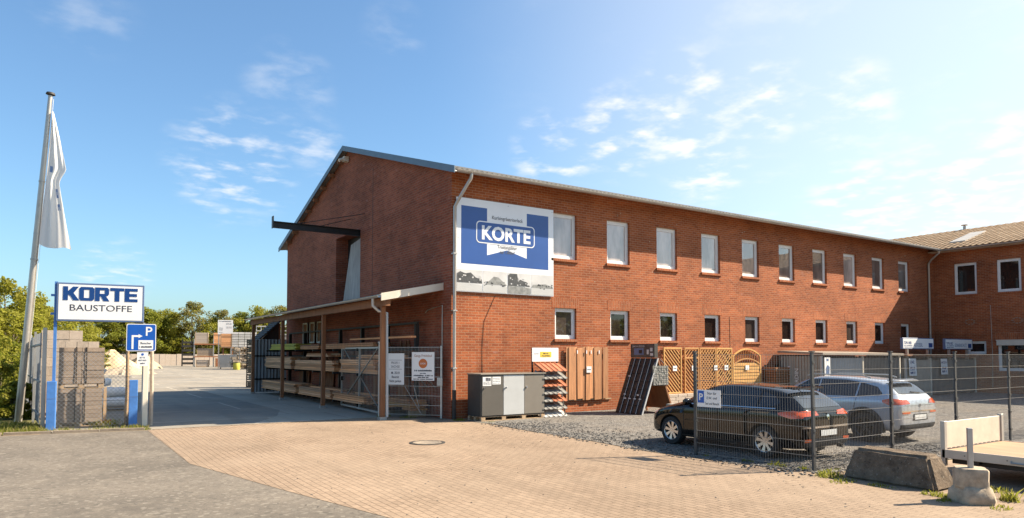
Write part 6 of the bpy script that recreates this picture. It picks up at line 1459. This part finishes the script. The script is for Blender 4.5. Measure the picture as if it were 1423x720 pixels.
# shrubs beside the flagpole
for i, (x, y, h, rd, mt, lab) in enumerate(((-12.0,13.1,2.5,1.3,'leaf2','tall leafy shrub behind the flagpole, left side'), (-11.9,18.2,2.4,1.2,'leaf1','dark shrub between flagpole and side fence, furthest back'), (-11.9,9.0,1.9,.9,'leaf2','middle sized shrub directly behind the flagpole'), (-11.25,14.0,1.8,.6,'leaf1','narrow shrub against the slat fence'),
      (-12.9,10.6,2.4,1.1,'leaf1','large shrub cut by the left picture edge'), (-11.35,7.6,1.15,.55,'leaf1','low dark shrub at the foot of the flagpole'), (-12.1,5.9,1.05,.7,'leaf2','low shrub at the left corner above the kerb grass'))):
    t = thing('shrub', lab, 'shrub', (x,y,.004), 0, 'shrubs beside the flagpole')
    me, cs = crown_mesh('foliage', h, rd, .05, 34, 4200, .11 if i != 1 else .14, M[mt], 40+i, 1.0); c = bpy.data.objects.new('foliage', me); COL.objects.link(c); c.parent = t
    trunk_mesh(h*.8, .05, cs, .03, i).build('stem', M['bark'], t)
# grass and weeds
rg = np.random.default_rng(9)
def blades(spots, name, mat, label):
    V = []; F = []
    for (x, y, rx, ry, n, h) in spots:
        for k in range(n):
            a = rg.random()*6.283; r = math.sqrt(rg.random()); px, py = x+rx*r*math.cos(a), y+ry*r*math.sin(a); hh = h*rg.uniform(.35,1.0)*(1.15-r*.6)
            b = rg.random()*6.283; w = .006+.006*rg.random(); lx, ly = rg.normal(0,.35,2)*hh; o = len(V)
            V += [(px-w*math.cos(b),py-w*math.sin(b),.0), (px+w*math.cos(b),py+w*math.sin(b),.0), (px+lx*.4+w*.6*math.cos(b),py+ly*.4+w*.6*math.sin(b),hh*.6), (px+lx,py+ly,hh)]; F += [(o,o+1,o+2), (o,o+2,o+3)]
    me = bpy.data.meshes.new(name); me.from_pydata(V, [], F); me.materials.append(mat); ob = bpy.data.objects.new(name, me); COL.objects.link(ob); return tag(ob, label, 'grass', kind='stuff')
sp_ = [(-12.4,3.4,1.7,.75,1500,.22), (-11.4,4.2,.75,.9,800,.26), (-10.8,3.0,.35,.45,300,.2), (-10.1,2.55,.5,.2,160,.16), (-9.2,2.5,.5,.22,150,.14), (-8.5,2.55,.35,.3,160,.16), (-9.0,3.6,.6,.5,140,.25),
       (.45,-12.35,.25,.22,170,.14), (.18,-12.75,.3,.16,120,.09), (.30,-13.3,.12,.25,90,.08), (.28,-14.1,.12,.2,110,.10), (.02,-14.35,.2,.1,90,.07), (.75,-14.85,.14,.12,70,.22), (.95,-15.1,.16,.16,70,.16), (.5,-15.3,.2,.12,80,.11), (.62,-14.5,.1,.1,40,.22), (.1,-15.0,.2,.12,50,.08), (1.35,-14.4,.2,.2,80,.12),
       (.66,-11.2,.12,.2,80,.13), (.6,-10.6,.1,.12,50,.11), (.72,-11.7,.12,.12,60,.1), (.5,-9.7,.08,.1,30,.1), (.9,-12.05,.4,.06,80,.08),
       (.05,-.5,.22,.25,180,.10), (-1.4,1.95,.25,.15,140,.14), (-.9,1.2,.3,.25,90,.12), (.5,-1.5,.3,.12,70,.06), (-8.25,1.95,.15,.1,60,.12)]
blades(sp_, 'weeds', M['grass'], 'tufts of green weeds and grass along kerb, posts and concrete block')
blades([(a, b, c*1.1, d*1.1, n//4, h*1.2) for a, b, c, d, n, h in sp_[:8]+sp_[10:18]], 'dry_grass', M['straw'], 'thin dry straw coloured blades among the weeds')
# loose stones at the gravel edge
rnd = random.Random(31); m = MB()
def pebble(x, y, s_, z=.010):
    vs_ = [(x+a*s_*rnd.uniform(.6,1.1), y+b*s_*rnd.uniform(.6,1.1), z+(c+.6)*s_*.5*rnd.uniform(.6,1.1)) for a in (-1,1) for b in (-1,1) for c in (-1,1)]
    m.add(vs_, [(0,1,3,2),(4,6,7,5),(0,4,5,1),(2,3,7,6),(0,2,6,4),(1,5,7,3)])
for k in range(2600):
    y = -rnd.uniform(1.8,12.2); x = .15+abs(rnd.gauss(0,1.1))-(.25 if rnd.random() < .3 else 0); pebble(x, y, rnd.uniform(.008,.024), .014)
for k in range(1500): pebble(rnd.uniform(.7,6), rnd.uniform(-12.4,-10.8), rnd.uniform(.008,.022), .014)
for k in range(420): pebble(rnd.uniform(-7.5,1.2), rnd.uniform(-15.5,1.5), rnd.uniform(.004,.012), .008)
for k in range(160): pebble(rnd.uniform(-11,-6.5), rnd.uniform(-12,1.5), rnd.uniform(.004,.010), .004)
tag(m.build('loose_stones', M['gravel']), 'scattered loose stones on gravel and paving', 'stones', kind='stuff')
